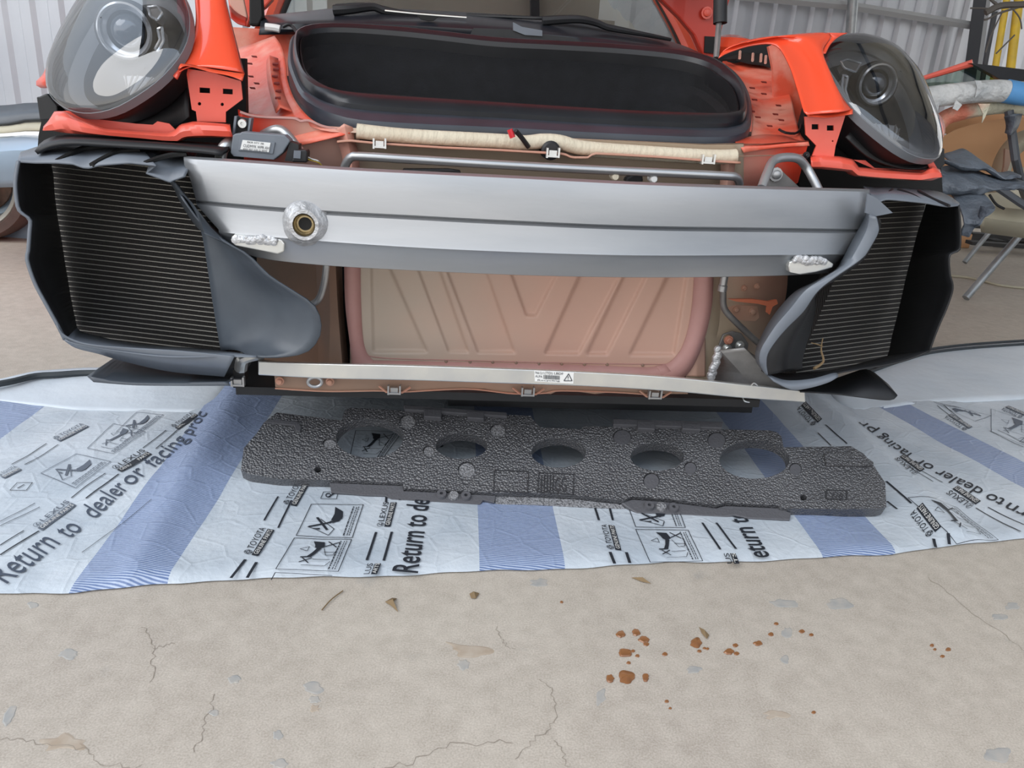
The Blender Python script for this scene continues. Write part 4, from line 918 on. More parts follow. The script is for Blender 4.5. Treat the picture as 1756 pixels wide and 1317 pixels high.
# --- dark bulk of the car behind everything (underbody and wheels, plus added dark panels and plates)
def hexa(name, pts8, m_, parent=car, **k): return mesh(name, pts8, [(0, 1, 2, 3), (7, 6, 5, 4), (0, 4, 5, 1), (1, 5, 6, 2), (2, 6, 7, 3), (3, 7, 4, 0)], m_, parent, smooth=False, **k)
def cbox(name, l0, l1, d0, d1, z0, z1, m_, **k): return hexa(name, [CP(l0, d0, z0), CP(l1, d0, z0), CP(l1, d1, z0), CP(l0, d1, z0), CP(l0, d0, z1), CP(l1, d0, z1), CP(l1, d1, z1), CP(l0, d1, z1)], m_, **k)
LC = .17
cbox('under_shade_panel', LC-.50, LC+.47, 1.31, 1.52, .165, .18, plastic_d)  # added panel to deepen the shade on the cloth under the nose
cbox('under_shade_panel', LC-.12, LC+.52, 1.44, 1.8, .10, .12, plastic_d)  # added low dark box, drawn as the band of shade under the car
cbox('underbody', LC-.62, LC+.62, 1.50, 4.6, .13, .50, black)
for s_ in (-1, 1):
    cw = CP(LC+s_*.73, 2.05, .325)
    wv_ = mesh('wheel', *lathe(cw, TL*s_, [(-.11, .2), (-.11, .30), (-.09, .322), (.09, .322), (.11, .30), (.11, .22), (.09, .21), (.07, .05), (.07, 0)], 36), tyre, car, label='%s front wheel' % ('left' if s_ < 0 else 'right'))
# added flat black plates, painting the dark depth behind lamps and side channels
plate('dark_backing', PS([(66, 232), (80, 165), (150, 160), (300, 100), (420, 100), (425, 300), (330, 300), (64, 262)], 1.50), black, car, NL*.02)
plate('dark_backing', PS([(1372, 225), (1385, 180), (1470, 180), (1560, 240), (1612, 262), (1618, 345), (1500, 345), (1370, 345)], 1.50), black, car, NL*.02)
plate('dark_backing', PS([(400, 400), (600, 430), (560, 660), (400, 665)], 1.48), black, car, NL*.02); plate('dark_backing', PS([(1290, 460), (1420, 440), (1420, 660), (1250, 660)], 1.48), black, car, NL*.02)
# left bits: bumper carrier under rail
loft('bumper_carrier', [PS([(70, 250), (85, 240), (120, 233), (200, 238), (330, 246), (400, 250)], 1.33), PS([(62, 262), (90, 250), (130, 246), (200, 250), (330, 258), (380, 264)], 1.24)], plastic_d, car, n=30, thick=.006)
plate('lamp_bracket', PS([(62, 166), (66, 166), (80, 160), (98, 182), (100, 205), (68, 207)], 1.40), plastic_d, car, NL*.04, bevel=.002)
# --- fenders
WB = gradient_mat('fender_paint', (236, 80, 48), (236, 80, 48), (0, 0, 0), (0, 0, 1), rough=.25, bump=0)
MATS['fender_paint'].node_tree.nodes['Principled BSDF'].inputs['Coat Weight'].default_value = .7
F_D = lambda y, k=0: 1.335+.00095*(130-y)+k
lf = [[(336, -60), (338, -20), (339, 15), (338, 40), (330, 75), (318, 98), (300, 130)], [(362, -60), (364, -20), (365, 20), (366, 60), (362, 90), (352, 108), (330, 114)], [(378, -60), (380, -20), (384, 20), (392, 60), (398, 90), (402, 110), (404, 122)], [(380, -60), (384, -20), (388, 5), (398, 46), (408, 85), (414, 110), (419, 127)]]
fl = loft('fender', [[P(x, y, F_D(y, e)) for x, y in r] for r, e in zip(lf, (.0, -.012, -.006, .012))], WB, car, n=24, mid=14, thick=.002, label='left orange front fender')
loft('fender_edge', [[P(x, y, F_D(y, -.001)) for x, y in [(330, -60), (337, 34), (325, 76), (308, 112), (298, 132)]], [P(x, y, F_D(y, -.004)) for x, y in [(334, -60), (342, 36), (330, 80), (313, 115), (303, 135)]]], orange_rail, fl, n=30, thick=.004)
loft('fender_return', [[P(x, y, 1.335) for x, y in [(310, 110), (330, 112), (361, 119), (395, 124), (419, 127)]], [P(x, y, 1.33) for x, y in [(306, 118), (322, 113), (361, 123), (395, 130), (416, 138)]], [P(x, y, 1.37) for x, y in [(306, 120), (322, 114), (361, 124), (395, 131), (416, 139)]]], orange, fl, n=24, thick=.002)
rct = lambda x0, y0, x1, y1, dy=0: [(x0, y0), (x1, y0+dy), (x1, y1+dy), (x0, y1)]
plate('fender_bracket', PS([(320, 127), (322, 118), (361, 124), (413, 139), (416, 170), (387, 192), (387, 210), (338, 208), (336, 191), (329, 188)], 1.36), orange_rail, car, NL*.003, [PS(rct(342, 150, 360, 159, 1), 1.36), PS(rct(382, 152, 399, 161, 1), 1.36), PS(ell(342, 178, 3, 3, 10), 1.36), PS(ell(381, 179, 3, 3, 10), 1.36)])
loft('fender', [PS([(112, 34), (96, 70), (84, 105), (74, 128), (62, 141), (66, 149), (78, 151)], 1.60), PS([(116, 40), (104, 70), (92, 105), (86, 125), (84, 150)], 1.56)], orange_rail, car, n=20, thick=.002, label='outer sliver of the left fender')
# right fender
rf = [[(1232, 100), (1250, 90), (1290, 78), (1330, 78), (1352, 110), (1366, 150), (1378, 190), (1384, 197)],
      [(1240, 88), (1262, 76), (1300, 66), (1345, 68), (1375, 100), (1390, 140), (1398, 170), (1402, 195)],
      [(1263, 76), (1311, 66), (1350, 62), (1392, 70), (1415, 110), (1428, 145), (1438, 170), (1440, 192)],
      [(1300, 68), (1350, 61), (1390, 57), (1425, 60), (1408, 92), (1424, 130), (1445, 168), (1460, 188)]]
fr_ = loft('fender', [[P(x, y, 1.352+.00122*(190-y)-e) for x, y in r] for r, e in zip(rf, (.0, .0, .015, .0))], WB, car, n=36, mid=18, thick=.002, label='right orange front fender')
loft('fender_top', [[P(x, y, 1.352+.00122*(190-y)) for x, y in [(1300, 68), (1350, 61), (1390, 57), (1425, 60)]], [P(x, y, 1.352+.00122*(190-y)+.03) for x, y in [(1311, 66), (1350, 60), (1390, 56.5), (1453, 57)]]], WB, fr_, n=20)
loft('fender_shoulder', [[P(x, y, 1.352+.00122*(190-y)) for x, y in [(1390, 57), (1425, 60), (1415, 80), (1408, 92)]], [P(x, y, 1.352+.00122*(190-y)) for x, y in [(1453, 57), (1440, 62), (1425, 75), (1416, 92)]]], WB, fr_, n=20, thick=.002)
loft('fender_return', [PS([(1384, 192), (1420, 195), (1462, 187)], 1.355), PS([(1385, 199), (1420, 201), (1462, 195)], 1.35), PS([(1385, 200), (1420, 202), (1462, 196)], 1.38)], orange, fr_, n=14, thick=.002)
plate('fender_bracket', PS([(1380, 200), (1450, 197), (1444, 216), (1433, 250), (1430, 269), (1393, 267), (1400, 250), (1382, 231)], 1.37), orange_rail, car, NL*.003, [PS(rct(1392, 213, 1404, 222), 1.37), PS(rct(1418, 215, 1430, 224), 1.37), PS(ell(1428, 242, 1.6, 1.6, 8), 1.37)])
# lower orange rails
def rail(topp, botp, d, nm, lb):
    t_ = PS(topp, d+.05); m1 = PS([(x, y+3) for x, y in topp], d); b_ = PS(botp, d-.004); return loft(nm, [t_, m1, b_, [v+NL*.03 for v in b_]], orange_rail, car, n=70, thick=.002, label=lb, smooth=False, mid=14)
rail([(75, 218), (83, 209), (95, 192), (111, 192), (135, 205), (160, 214), (181, 221), (232, 225), (290, 228), (300, 224), (310, 214), (333, 209), (360, 211), (395, 214)],
     [(73, 223), (85, 223), (105, 225), (129, 227), (150, 229), (180, 231), (215, 234), (240, 236), (280, 240), (305, 241), (312, 236), (323, 234), (360, 233), (399, 234)], 1.30, 'bumper_rail', 'left orange bumper rail')
rail([(1390, 268), (1410, 266), (1440, 269), (1462, 274), (1472, 287), (1500, 290), (1540, 293), (1580, 296), (1600, 285), (1612, 292)],
     [(1390, 287), (1410, 288), (1440, 291), (1460, 293), (1470, 301), (1500, 304), (1540, 307), (1575, 309), (1600, 308), (1615, 304)], 1.36, 'bumper_rail', 'right orange bumper rail')
plate('rail_web', PS([(95, 193), (125, 198), (128, 208), (160, 214), (181, 221), (290, 228), (300, 222), (290, 212), (270, 208), (262, 214), (232, 212), (180, 206), (140, 192), (111, 190)], 1.352), orange_rail, car, NL*.003, [PS([(103, 196), (118, 196), (128, 206), (100, 206)], 1.352)])
plate('rail_web', PS([(1463, 274), (1484, 275), (1500, 288), (1590, 296), (1608, 290), (1600, 276), (1590, 278), (1595, 292), (1500, 290)], 1.40), orange_rail, car, NL*.003)
# --- headlights
def headlight(outline, plane3, proj, pr, lb, left, drl, low):
    A, B, C_ = [P(*p) for p in plane3]; n = (B-A).cross(C_-A).normalized()
    if n.dot(NL) > 0: n = -n
    o3 = resample([PL(x, y, A, n) for x, y in outline], 56, True); c = sum(o3, Vector())/len(o3)
    root = None
    def rings(prof, m_, name, parent, shift=Vector(), **k):
        return loft(name, [[c+(p-c)*s+n*h+shift for p in o3] for s, h in prof], m_, parent, rs=False, closed=True, **k)
    hl = rings([(1.0, -.002), (.985, -.012), (.92, -.03), (.80, -.06), (.5, -.10), (.02, -.10)], plastic_d, 'headlight', car, label=lb)
    rings([(1.0, -.014), (1.006, .000), (.975, .0035), (.935, .000), (.93, -.004)], mat('lamp_gasket', (112, 116, 121), .4), 'gasket', hl)
    rings([(.955, -.004), (.90, -.016), (.87, -.020), (.86, -.03)], modgrey, 'inner_bezel', hl)
    rings([(.74, -.040), (.5, -.062), (.02, -.066)], mat('lamp_mask', (34, 35, 38), .35), 'lamp_mask', hl)
    rings([(.865, -.024), (.80, -.030), (.74, -.040)], mat('lamp_bowl_'+('a' if left else 'b'), (150, 153, 158) if left else (126, 129, 133), .3, .3), 'reflector_bowl', hl)  # same bowl coloured lighter left, darker right, as the light falls
    rings([(1.0, .001), (.985, .006), (.94, .012), (.86, .019), (.74, .026), (.58, .032), (.4, .036), (.2, .038), (.01, .039)], lensglass, 'lens', hl)
    # projector
    pc = PL(proj[0], proj[1], A, n)-n*.028; ax = (-NL*.92-UP*.05).normalized()
    lat('projector_housing', pc, ax, [(-.06, pr*.9), (-.01, pr*1.22), (.004, pr*1.22), (.006, pr*1.08)], plastic_d, hl, seg=40)
    lat('projector_ring', pc, ax, [(.0, pr*1.08), (.008, pr*1.10), (.011, pr*1.02), (.008, pr*.95), (.0, pr*.93), (-.004, pr*.80)], lampchrome, hl, seg=48)
    lat('projector_collar', pc, ax, [(-.002, pr*.93), (-.012, pr*.74), (-.016, pr*.70)], plastic_d, hl, seg=40)
    lat('projector_lens', pc, ax, [(-.014, pr*.74), (-.004, pr*.68), (.006, pr*.5), (.011, pr*.26), (.0125, 0)], bulbglass, hl, seg=40)
    for pts in drl:
        q_ = [PL(x, y, A, n)-n*.012 for x, y in pts]; V, F = sweep(resample(q_, 24, True, False), .0022, 6, closed=True); mesh('light_guide_frame', V, F, lampchrome, hl)
        cc = sum(q_, Vector())/len(q_); plate('light_guide', [cc+(p-cc)*.88-n*.002 for p in q_], steel_d, hl, -n*.012)
    q_ = [PL(x, y, A, n)-n*.015 for x, y in low]; lw = plate('low_reflector', q_, lampchrome, hl, -n*.01)
    nn = 7
    for k in range(nn):
        u = (k+.5)/nn; a_ = resample(q_[:len(q_)//2+1], 20)[int(u*19)]; b_ = resample(list(reversed(q_[len(q_)//2:]))+[q_[0]] if False else list(reversed(q_[len(q_)//2:])), 20)[int(u*19)]
        V, F = sweep([a_+n*.001, b_+n*.001], .0014, 6); mesh('flute', V, F, steel_d, hl)
    return hl
RO = [(1407, 92), (1415, 73), (1437, 62), (1469, 60), (1501, 68), (1529, 82), (1551, 104), (1577, 139), (1599, 190), (1612, 234), (1613, 263), (1602, 272), (1574, 269), (1542, 253), (1501, 222), (1463, 187), (1431, 142), (1412, 111)]
headlight(RO, [(1410, 90, 1.50), (1500, 222, 1.345), (1613, 250, 1.42)], (1521, 125), .036, 'right round-projector headlight', False,
          [[(1450, 97), (1460, 93), (1485, 100), (1475, 115), (1455, 108)], [(1454, 120), (1462, 122), (1458, 145), (1464, 163), (1456, 160), (1452, 140)]],
          [(1495, 200), (1520, 202), (1548, 205), (1553, 212), (1550, 226), (1542, 234), (1525, 228), (1508, 215)])
LO = [(81, 129), (85, 108), (103, 65), (124, 28), (145, -4), (180, -38), (225, -55), (270, -50), (305, -22), (322, 15), (325, 50), (318, 78), (302, 105), (271, 138), (232, 166), (194, 186), (155, 194), (121, 189), (95, 173), (83, 155)]
headlight(LO, [(80, 140, 1.42), (230, 168, 1.31), (300, -20, 1.47)], (196, 30), .041, 'left headlight reflecting bright sky', True,
          [[(245, 2), (262, 0), (270, 12), (262, 24), (250, 18)], [(262, 40), (270, 36), (272, 60), (262, 78), (257, 74), (266, 58)]],
          [(200, 118), (230, 118), (258, 122), (262, 128), (250, 140), (230, 150), (212, 152), (206, 135)])
# --- trunk opening: seal + liner in an inclined rim plane
R0 = P(850, 222, 1.38); RN = TL.cross(NL+UP*.32).normalized()
if RN.z < 0: RN = -RN
def RP(px, py, off=0): return PL(px, py, R0, RN)+RN*off
so_ = [(506, 61), (496, 75), (493, 111), (501, 139), (516, 170), (545, 191), (581, 204), (619, 212), (710, 218), (850, 224), (979, 231), (1082, 236), (1211, 241), (1263, 237), (1286, 222), (1289, 181), (1276, 145), (1253, 119), (1219, 102), (1160, 92), (1056, 83), (950, 78), (850, 72), (760, 62), (684, 54), (581, 49), (529, 51)]
si_ = [(522, 74), (517, 84), (518, 104), (524, 129), (534, 143), (555, 157), (581, 166), (625, 171), (710, 177), (850, 186), (979, 194), (1082, 200), (1211, 204), (1245, 203), (1262, 196), (1256, 168), (1243, 150), (1225, 136), (1200, 122), (1150, 110), (1056, 101), (950, 95), (850, 90), (760, 80), (684, 72), (600, 66), (550, 67)]
O3 = [RP(x, y) for x, y in so_]; I3 = [RP(x, y) for x, y in si_]
def srow(s, h): return [a.lerp(b, s)+RN*h for a, b in zip(O3, I3)]
sealp = loft('trunk_seal', [srow(0, -.03), srow(0, -.004), srow(.05, .004), srow(.22, .008), srow(.42, .006)], rubber_l, car, n=110, closed=True, label='grey rubber trunk rim')
loft('seal_bulb', [srow(.40, .002), srow(.42, .014), srow(.52, .022), srow(.66, .024), srow(.80, .018), srow(.86, .004)], rubber, sealp, n=110, closed=True)
loft('seal_lip', [srow(.84, .002), srow(.9, .010), srow(1.0, .012), srow(1.02, -.02)], plastic_d, sealp, n=110, closed=True)
IC = sum(I3, Vector())/len(I3)
def lrow(s, z): return [IC+(p-IC)*s+UP*z for p in I3]
lin_ = loft('trunk_liner', [lrow(1.0, -.01), lrow(1.0, -.035), lrow(.97, -.045), lrow(.965, -.075), lrow(.93, -.085), lrow(.92, -.20), lrow(.90, -.22), lrow(.88, -.34), lrow(.5, -.36), lrow(.02, -.36)], carpet, car, n=90, closed=True, label='black carpeted trunk tub')
# --- orange aprons either side of the trunk
loft('apron', [[RP(x, y, -.012) for x, y in [(470, 52), (482, 70), (490, 100), (492, 125), (505, 160), (530, 190), (560, 206), (600, 216)]], [RP(x, y, -.02) for x, y in [(450, 52), (462, 70), (470, 100), (474, 130), (482, 160), (500, 186), (530, 200), (560, 218)]], [RP(x, y, -.035) for x, y in [(425, 48), (435, 70), (445, 100), (450, 130), (455, 160), (462, 186), (490, 202), (520, 212)]], [RP(x, y, -.05) for x, y in [(390, 44), (400, 70), (405, 100), (410, 130), (412, 160), (412, 184), (425, 195), (480, 203)]]], orange_in, car, n=30, mid=22, thick=.002, label='left orange inner apron with seam sealer')
loft('apron_ridge', [[RP(x, y, -.016) for x, y in [(456, 90), (457, 120), (463, 150), (472, 178)]], [RP(x, y, -.006) for x, y in [(462, 90), (464, 120), (470, 150), (480, 178)]], [RP(x, y, -.012) for x, y in [(476, 90), (478, 120), (486, 150), (500, 180)]]], orange_in, car, n=20, thick=.002)
for (x, y) in [(472, 105), (473, 114), (471, 126), (474, 138), (477, 151), (476, 163)]:
    plate('apron_slot', [RP(x-5, y-1, -.004), RP(x+5, y-1.5, -.004), RP(x+5, y+1.5, -.004), RP(x-5, y+1, -.004)], mat('slot_dark', (120, 36, 28), .6) if 'slot_dark' not in MATS else MATS['slot_dark'], car, -RN*.002)
for (x, y) in [(436, 96), (430, 130), (428, 108), (440, 142), (433, 150), (1275, 180), (1290, 190), (1300, 200), (1330, 195), (1340, 205), (1310, 160), (1335, 180), (1294, 170), (1320, 215), (1310, 140), (1345, 150), (1290, 150)]:
    plate('apron_slot', [RP(x-5, y-1, .000-.0), RP(x+4, y-.3, -.0), RP(x+5, y+1.6, -.0), RP(x-3, y+1, -.0)], MATS['slot_dark'], car, -RN*.0015)
ap = [[(1240, 100), (1262, 118), (1280, 142), (1292, 175), (1292, 215), (1288, 235), (1275, 245)], [(1245, 92), (1280, 118), (1300, 145), (1312, 180), (1318, 215), (1310, 238), (1300, 250)], [(1262, 100), (1300, 118), (1325, 145), (1338, 180), (1342, 215), (1345, 232), (1350, 243)], [(1290, 98), (1330, 105), (1346, 135), (1358, 165), (1366, 200), (1375, 228), (1388, 243)]]
loft('apron', [[RP(x, y, e) for x, y in r] for r, e in zip(ap, (-.012, -.016, -.012, -.005))], orange_in, car, n=30, mid=22, thick=.002, label='right orange inner apron with seam sealer')
plate('apron_opening_dark', [RP(x, y, .004) for x, y in [(1236, 105), (1250, 100), (1275, 93), (1300, 95), (1322, 108), (1324, 118), (1310, 113), (1285, 110), (1262, 104)]], black, car, -RN*.004)  # flat black plate painting the darkness of an opening
for x, y in [(1268, 99), (1290, 103), (1304, 104), (1312, 107)]:
    mesh('apron_strut', *sweep([RP(x, y-6, .006), RP(x-1, y+6, .007)], .0035, 6), pink, car)
tube('apron_seam', [RP(x, y, .0) for x, y in [(1336, 222), (1345, 227), (1358, 229), (1366, 228), (1372, 222), (1375, 210), (1384, 197)]], .0025, plastic_d, car, n=20, seg=6)
# --- front face of the body around the latch
ft = [(408, 188), (420, 195), (460, 200), (505, 201), (530, 208), (560, 217), (600, 219), (700, 224), (850, 229), (980, 237), (1100, 242), (1210, 247), (1275, 246), (1311, 246), (1350, 243), (1386, 242)]
face_m = gradient_mat('misted_front', (224, 72, 52), (212, 168, 152), P(440, 240, 1.37)-ORI['car'], P(520, 250, 1.37)-ORI['car'])
face_c = gradient_mat('misted_centre', (205, 165, 148), (168, 150, 130), P(560, 250, 1.37)-ORI['car'], P(640, 250, 1.37)-ORI['car'])
face_r = gradient_mat('misted_right', (214, 178, 162), (230, 74, 50), P(1235, 290, 1.37)-ORI['car'], P(1370, 255, 1.37)-ORI['car'])
loft('front_face', [PS(ft[:8], 1.405), PS(ft[:8], 1.375), [P(x, 320, 1.40) for x in (425, 440, 470, 505, 530, 560, 600, 700)]], face_m, car, n=40, thick=.002, smooth=False)
loft('front_face', [PS(ft[6:13], 1.40), PS([(x, y+2) for x, y in ft[6:13]], 1.37), [P(x, y+40, 1.385) for x, y in ft[6:13]], [P(x, 345, 1.40) for x, y in ft[6:13]]], face_c, car, n=40, thick=.002, smooth=False)
loft('front_face', [PS(ft[11:], 1.415), PS([(x, y+3) for x, y in ft[11:]], 1.38), PS([(1225, 330), (1275, 332), (1311, 332), (1340, 328), (1368, 313)], 1.395)], face_r, car, n=40, thick=.002, smooth=False)
loft('front_shelf', [[RP(x, y-4, -.012) for x, y in ft], PS(ft, 1.372)], face_c if False else gradient_mat('misted_shelf', (226, 82, 60), (214, 190, 172), P(470, 200, 1.37)-ORI['car'], P(620, 225, 1.37)-ORI['car']), car, n=60)
loft('front_corner', [[RP(x, y, -.008) for x, y in [(1262, 236), (1300, 225), (1345, 226), (1380, 238)]], PS([(1270, 252), (1311, 251), (1350, 247), (1386, 244)], 1.372), PS([(1275, 262), (1311, 256), (1350, 252), (1388, 250)], 1.37)], orange_in, car, n=20, thick=.002)
tube('face_seam', [P(x, y, 1.368) for x, y in [(412, 192), (430, 198), (455, 201), (503, 203), (515, 208), (530, 207), (552, 216), (577, 222)]], .0022, pinkrim, car, n=40, seg=6)
tube('face_seam', [P(x, y, 1.37) for x, y in [(1250, 269), (1300, 267), (1360, 266), (1380, 265)]], .001, brown, car, n=20, seg=5)
bolt('face_bolt', P(1382, 266, 1.368), -NL, .004, plastic_d, car)
tube('sealant_bead', [P(x, y, 1.362) for x, y in [(612, 225), (700, 234), (850, 242), (900, 245), (930, 242), (960, 244), (1000, 254), (1100, 262), (1200, 268), (1240, 269), (1262, 268)]], .0125, seal, car, n=80, seg=12, label='cream textured sealant bead')
loft('sealed_corner', [PS([(572, 226), (580, 245), (588, 270), (590, 295)], 1.366), PS([(590, 212), (596, 240), (602, 270), (604, 295)], 1.355), PS([(604, 218), (608, 245), (614, 262), (616, 295)], 1.366)], pink, car, n=16, thick=.003)
loft('sealed_corner', [PS([(1236, 280), (1236, 300), (1234, 330)], 1.368), PS([(1252, 262), (1248, 295), (1246, 330)], 1.36), PS([(1262, 262), (1258, 295), (1256, 330)], 1.37)], pink, car, n=16, thick=.003)
fo = [(578, 242), (600, 240), (650, 245), (760, 252), (850, 256), (955, 262), (968, 263), (980, 269), (1008, 269), (1018, 262), (1060, 264), (1130, 268), (1220, 275), (1270, 278)]
loft('latch_flange', [PS(fo, 1.375), PS(fo, 1.335), PS([(x, y+3) for x, y in fo], 1.333)], hemp, car, n=90, thick=.002, smooth=False, label='orange folded latch flange')
for x, y in [(651, 246), (948, 262), (1214, 273)]: clip(x, y, 1.33, alu_b)
# latch
lat('latch_cover', P(944, 258, 1.35), -NL, [(-.02, .016), (.004, .016), (.007, .012), (.007, 0)], plastic_d, car, seg=24)
plate('latch_box', PS([(916, 268), (966, 270), (966, 278), (958, 304), (918, 302)], 1.40), plastic_d, car, NL*.02, bevel=.002); plate('latch_pawl', PS([(930, 266), (938, 267), (937, 283), (931, 281)], 1.39), beige, car, NL*.01)
lv = tube('release_lever', PS([(906, 252, 1.35), (896, 238, 1.34), (884, 224, 1.33)]), .0042, plastic_d, car, n=8, seg=8); tube('lever_tip', PS([(874, 222, 1.33), (879, 236, 1.33)]), .0048, redm, lv, n=5, seg=8)
for x, y, m_ in [(1055, 303, seal), (1121, 307, white)]: lat('rubber_stop', P(x, y, 1.30), -NL, [(-.02, .006), (0, .007), (.004, .005), (.004, 0)], m_, car, seg=16)
plate('hose_clip', PS([(1075, 305), (1088, 298), (1102, 300), (1104, 312), (1072, 312)], 1.32), plastic_d, car, NL*.02, bevel=.003); plate('hose_clip', PS([(690, 290), (768, 290), (790, 293), (790, 300), (690, 296)], 1.34), plastic_d, car, NL*.02, bevel=.003)
# pipes
tube('cooler_pipe', PS([(588, 300, 1.33), (592, 284, 1.32), (600, 271, 1.315), (614, 268, 1.31), (700, 273, 1.305), (850, 282, 1.30), (1000, 290, 1.30), (1150, 297, 1.30), (1250, 302, 1.305), (1264, 305, 1.31), (1268, 316, 1.32)]), .0072, steel, car, n=80, seg=14, label='long bent steel pipe')
tube('pipe_loop', PS([(1306, 322, 1.25), (1316, 296, 1.27), (1326, 276, 1.29), (1345, 270, 1.30), (1368, 272, 1.31), (1382, 286, 1.32), (1394, 306, 1.31), (1404, 326, 1.30)]), .0075, steel, car, n=50, seg=14, label='bent steel pipe loop')
tube('pipe_loop', PS([(378, 275, 1.29), (381, 258, 1.30), (391, 246, 1.31), (405, 240, 1.34)]), .009, alu_b, car, n=24, seg=14); tube('pipe_loop', PS([(452, 232, 1.35), (470, 224, 1.34), (484, 225, 1.335), (497, 238, 1.33), (512, 258, 1.33), (522, 272, 1.33)]), .0085, steel, car, n=40, seg=14)
pbk = plate('gusset', PS([(1298, 322), (1325, 292), (1334, 286), (1372, 322)], 1.34), steel_d, car, NL*.004, bevel=.001); bolt('gusset_bolt', P(1330, 299, 1.336), -NL, .008, steel, car, .006)
tube('brake_pipe', PS([(560, 450, 1.30), (557, 478, 1.30), (552, 500, 1.30), (545, 515, 1.30), (534, 522, 1.31)]), .0058, steel, car, n=30, seg=10)
tube('coolant_pipe', PS([(1241, 465, 1.33), (1240, 505, 1.33), (1241, 525, 1.33), (1250, 540, 1.33), (1275, 565, 1.33), (1300, 588, 1.33)]), .006, steel_d, car, n=40, seg=12); lat('pipe_union', P(1240, 488, 1.33), UP, [(-.012, .0065), (-.012, .0085), (-.002, .0085), (0, .007), (.03, .0075)], steel, car, seg=18)
# control module
mod = plate('control_module', PS([(399, 232), (404, 229), (412, 229), (414, 226), (488, 232), (497, 240), (497, 243), (485, 262), (470, 274), (400, 268), (395, 262)], 1.285), modgrey, car, NL*.03, bevel=.003, label='grey electronic control module with label')
plate('module_frame', PS([(410, 238), (472, 244), (468, 264), (408, 258)], 1.283), modgrey, mod, NL*.003, bevel=.0006)
plate('label_sticker', PS([(416, 240), (464, 245), (461, 261), (412, 256)], 1.2815), white, mod, NL*.002)
ML = lambda x, y: P(x, y, 1.2808)
g = [textg('BKR 07Y 3B', ML(424, 245), ML(452, 248), ML(424.3, 242)), textg('CUDMYK WPR AH', ML(417, 252), ML(461, 256.5), ML(417.6, 247)), textg('8Y0 907 530 G 0042', ML(417, 257), ML(458, 260.5), ML(417.3, 253.8))]
V, F = merge(g); mesh('label_print', V, F, ink, mod, smooth=False)
hexa('module_side', PS([(497, 243), (512, 248), (512, 278), (488, 276)], 1.29)+[v+NL*.03 for v in PS([(497, 243), (512, 248), (512, 278), (488, 276)], 1.29)], plastic_d, mod)
cn = plate('connector', PS([(505, 257), (525, 257), (527, 262), (526, 279), (500, 278)], 1.28), plastic_d, mod, NL*.03, bevel=.002); plate('connector_cap', PS([(504, 258), (516, 259), (515, 272), (503, 271)], 1.278), modgrey, mod, NL*.004)
for k, m_ in enumerate((white, plastic_d, yellow)): tube('wire', PS([(525, 268+k*2, 1.29), (535, 273+k, 1.30), (545, 276+k, 1.30), (552, 284, 1.31)]), .0013, m_, mod, n=12, seg=6)
br = plate('module_bracket', PS([(404, 199), (431, 203), (427, 232), (402, 232)], 1.33), plastic_d, car, NL*.004, bevel=.001); plate('bracket_edge', PS([(402, 199), (406, 199), (402, 232), (398, 232)], 1.32), modgrey, br, NL*.02); plate('bracket_edge', PS([(427, 202), (431, 203), (427, 230), (424, 230)], 1.32), modgrey, br, NL*.02)
lat('bracket_washer', P(416, 212, 1.325), -NL, [(0, .0075), (.004, .0065), (.004, .0028), (.0, .0025), (0, 0)], alu_b, br, seg=20)
# --- cowl, wipers, windscreen, hood
def cw_(l): return PS(l)
loft('cowl', [PS([(444, 60, 1.96), (520, 58, 1.96), (620, 58, 1.96), (760, 66, 1.96), (900, 76, 1.96), (1050, 88, 1.96), (1150, 98, 1.96), (1205, 104, 1.96)]),
              PS([(446, 48, 1.97), (520, 42, 1.95), (620, 41, 1.95), (760, 48, 1.95), (900, 58, 1.95), (1050, 72, 1.96), (1150, 86, 1.97), (1205, 98, 1.98)]),
              PS([(448, 33, 2.02), (520, 31, 2.0), (620, 28, 2.0), (760, 33, 2.0), (900, 44, 2.0), (1050, 62, 2.02), (1150, 78, 2.04), (1207, 97, 2.05)]),
              PS([(449, 28, 2.08), (520, 21, 2.08), (600, 14, 2.08), (760, 20, 2.09), (900, 28, 2.1), (1000, 34, 2.1), (1150, 72, 2.12), (1208, 95, 2.12)])], cowl, car, n=50, mid=14, thick=.003, label='black cowl panel')
plate('cowl_drain', PS([(800, 72), (812, 48), (870, 50), (940, 60), (980, 64), (1000, 72), (1150, 92), (1130, 96), (1000, 86)], 1.935), plastic_d, car, NL*.02)
plate('cowl_vent', PS([(714, 25), (752, 28), (744, 35), (735, 36), (722, 33)], 1.96), black, car, NL*.01); plate('cowl_strip', PS([(880, 38), (895, 46), (930, 52), (930, 62), (900, 60), (880, 52)], 1.93), plastic_l, car, NL*.01)
wp = tube('wiper', PS([(572, 18, 2.0), (600, 16, 2.0), (640, 12, 2.02), (665, 20, 2.02), (730, 26, 2.02), (798, 30, 2.03)]), [.012, .003], plastic_d, car, n=30, seg=8, label='left wiper'); tube('wiper_blade', PS([(575, 10, 2.07), (632, 8, 2.06), (700, 22, 2.06), (800, 29, 2.06)]), .004, rubber, wp, n=20, seg=6); tube('wiper_rod', PS([(660, 18, 2.0), (720, 24, 2.0), (800, 30, 2.0)]), .0022, alu_b, wp, n=12, seg=6)
wp = tube('wiper', PS([(930, 36, 2.02), (990, 33, 2.02), (1025, 40, 2.03), (1045, 48, 2.03), (1110, 60, 2.04), (1150, 68, 2.06)]), [.011, .004], plastic_d, car, n=30, seg=8, label='right wiper'); tube('wiper_blade', PS([(800, 26, 2.06), (900, 30, 2.05), (1000, 36, 2.06), (1140, 66, 2.07)]), .004, rubber, wp, n=20, seg=6)
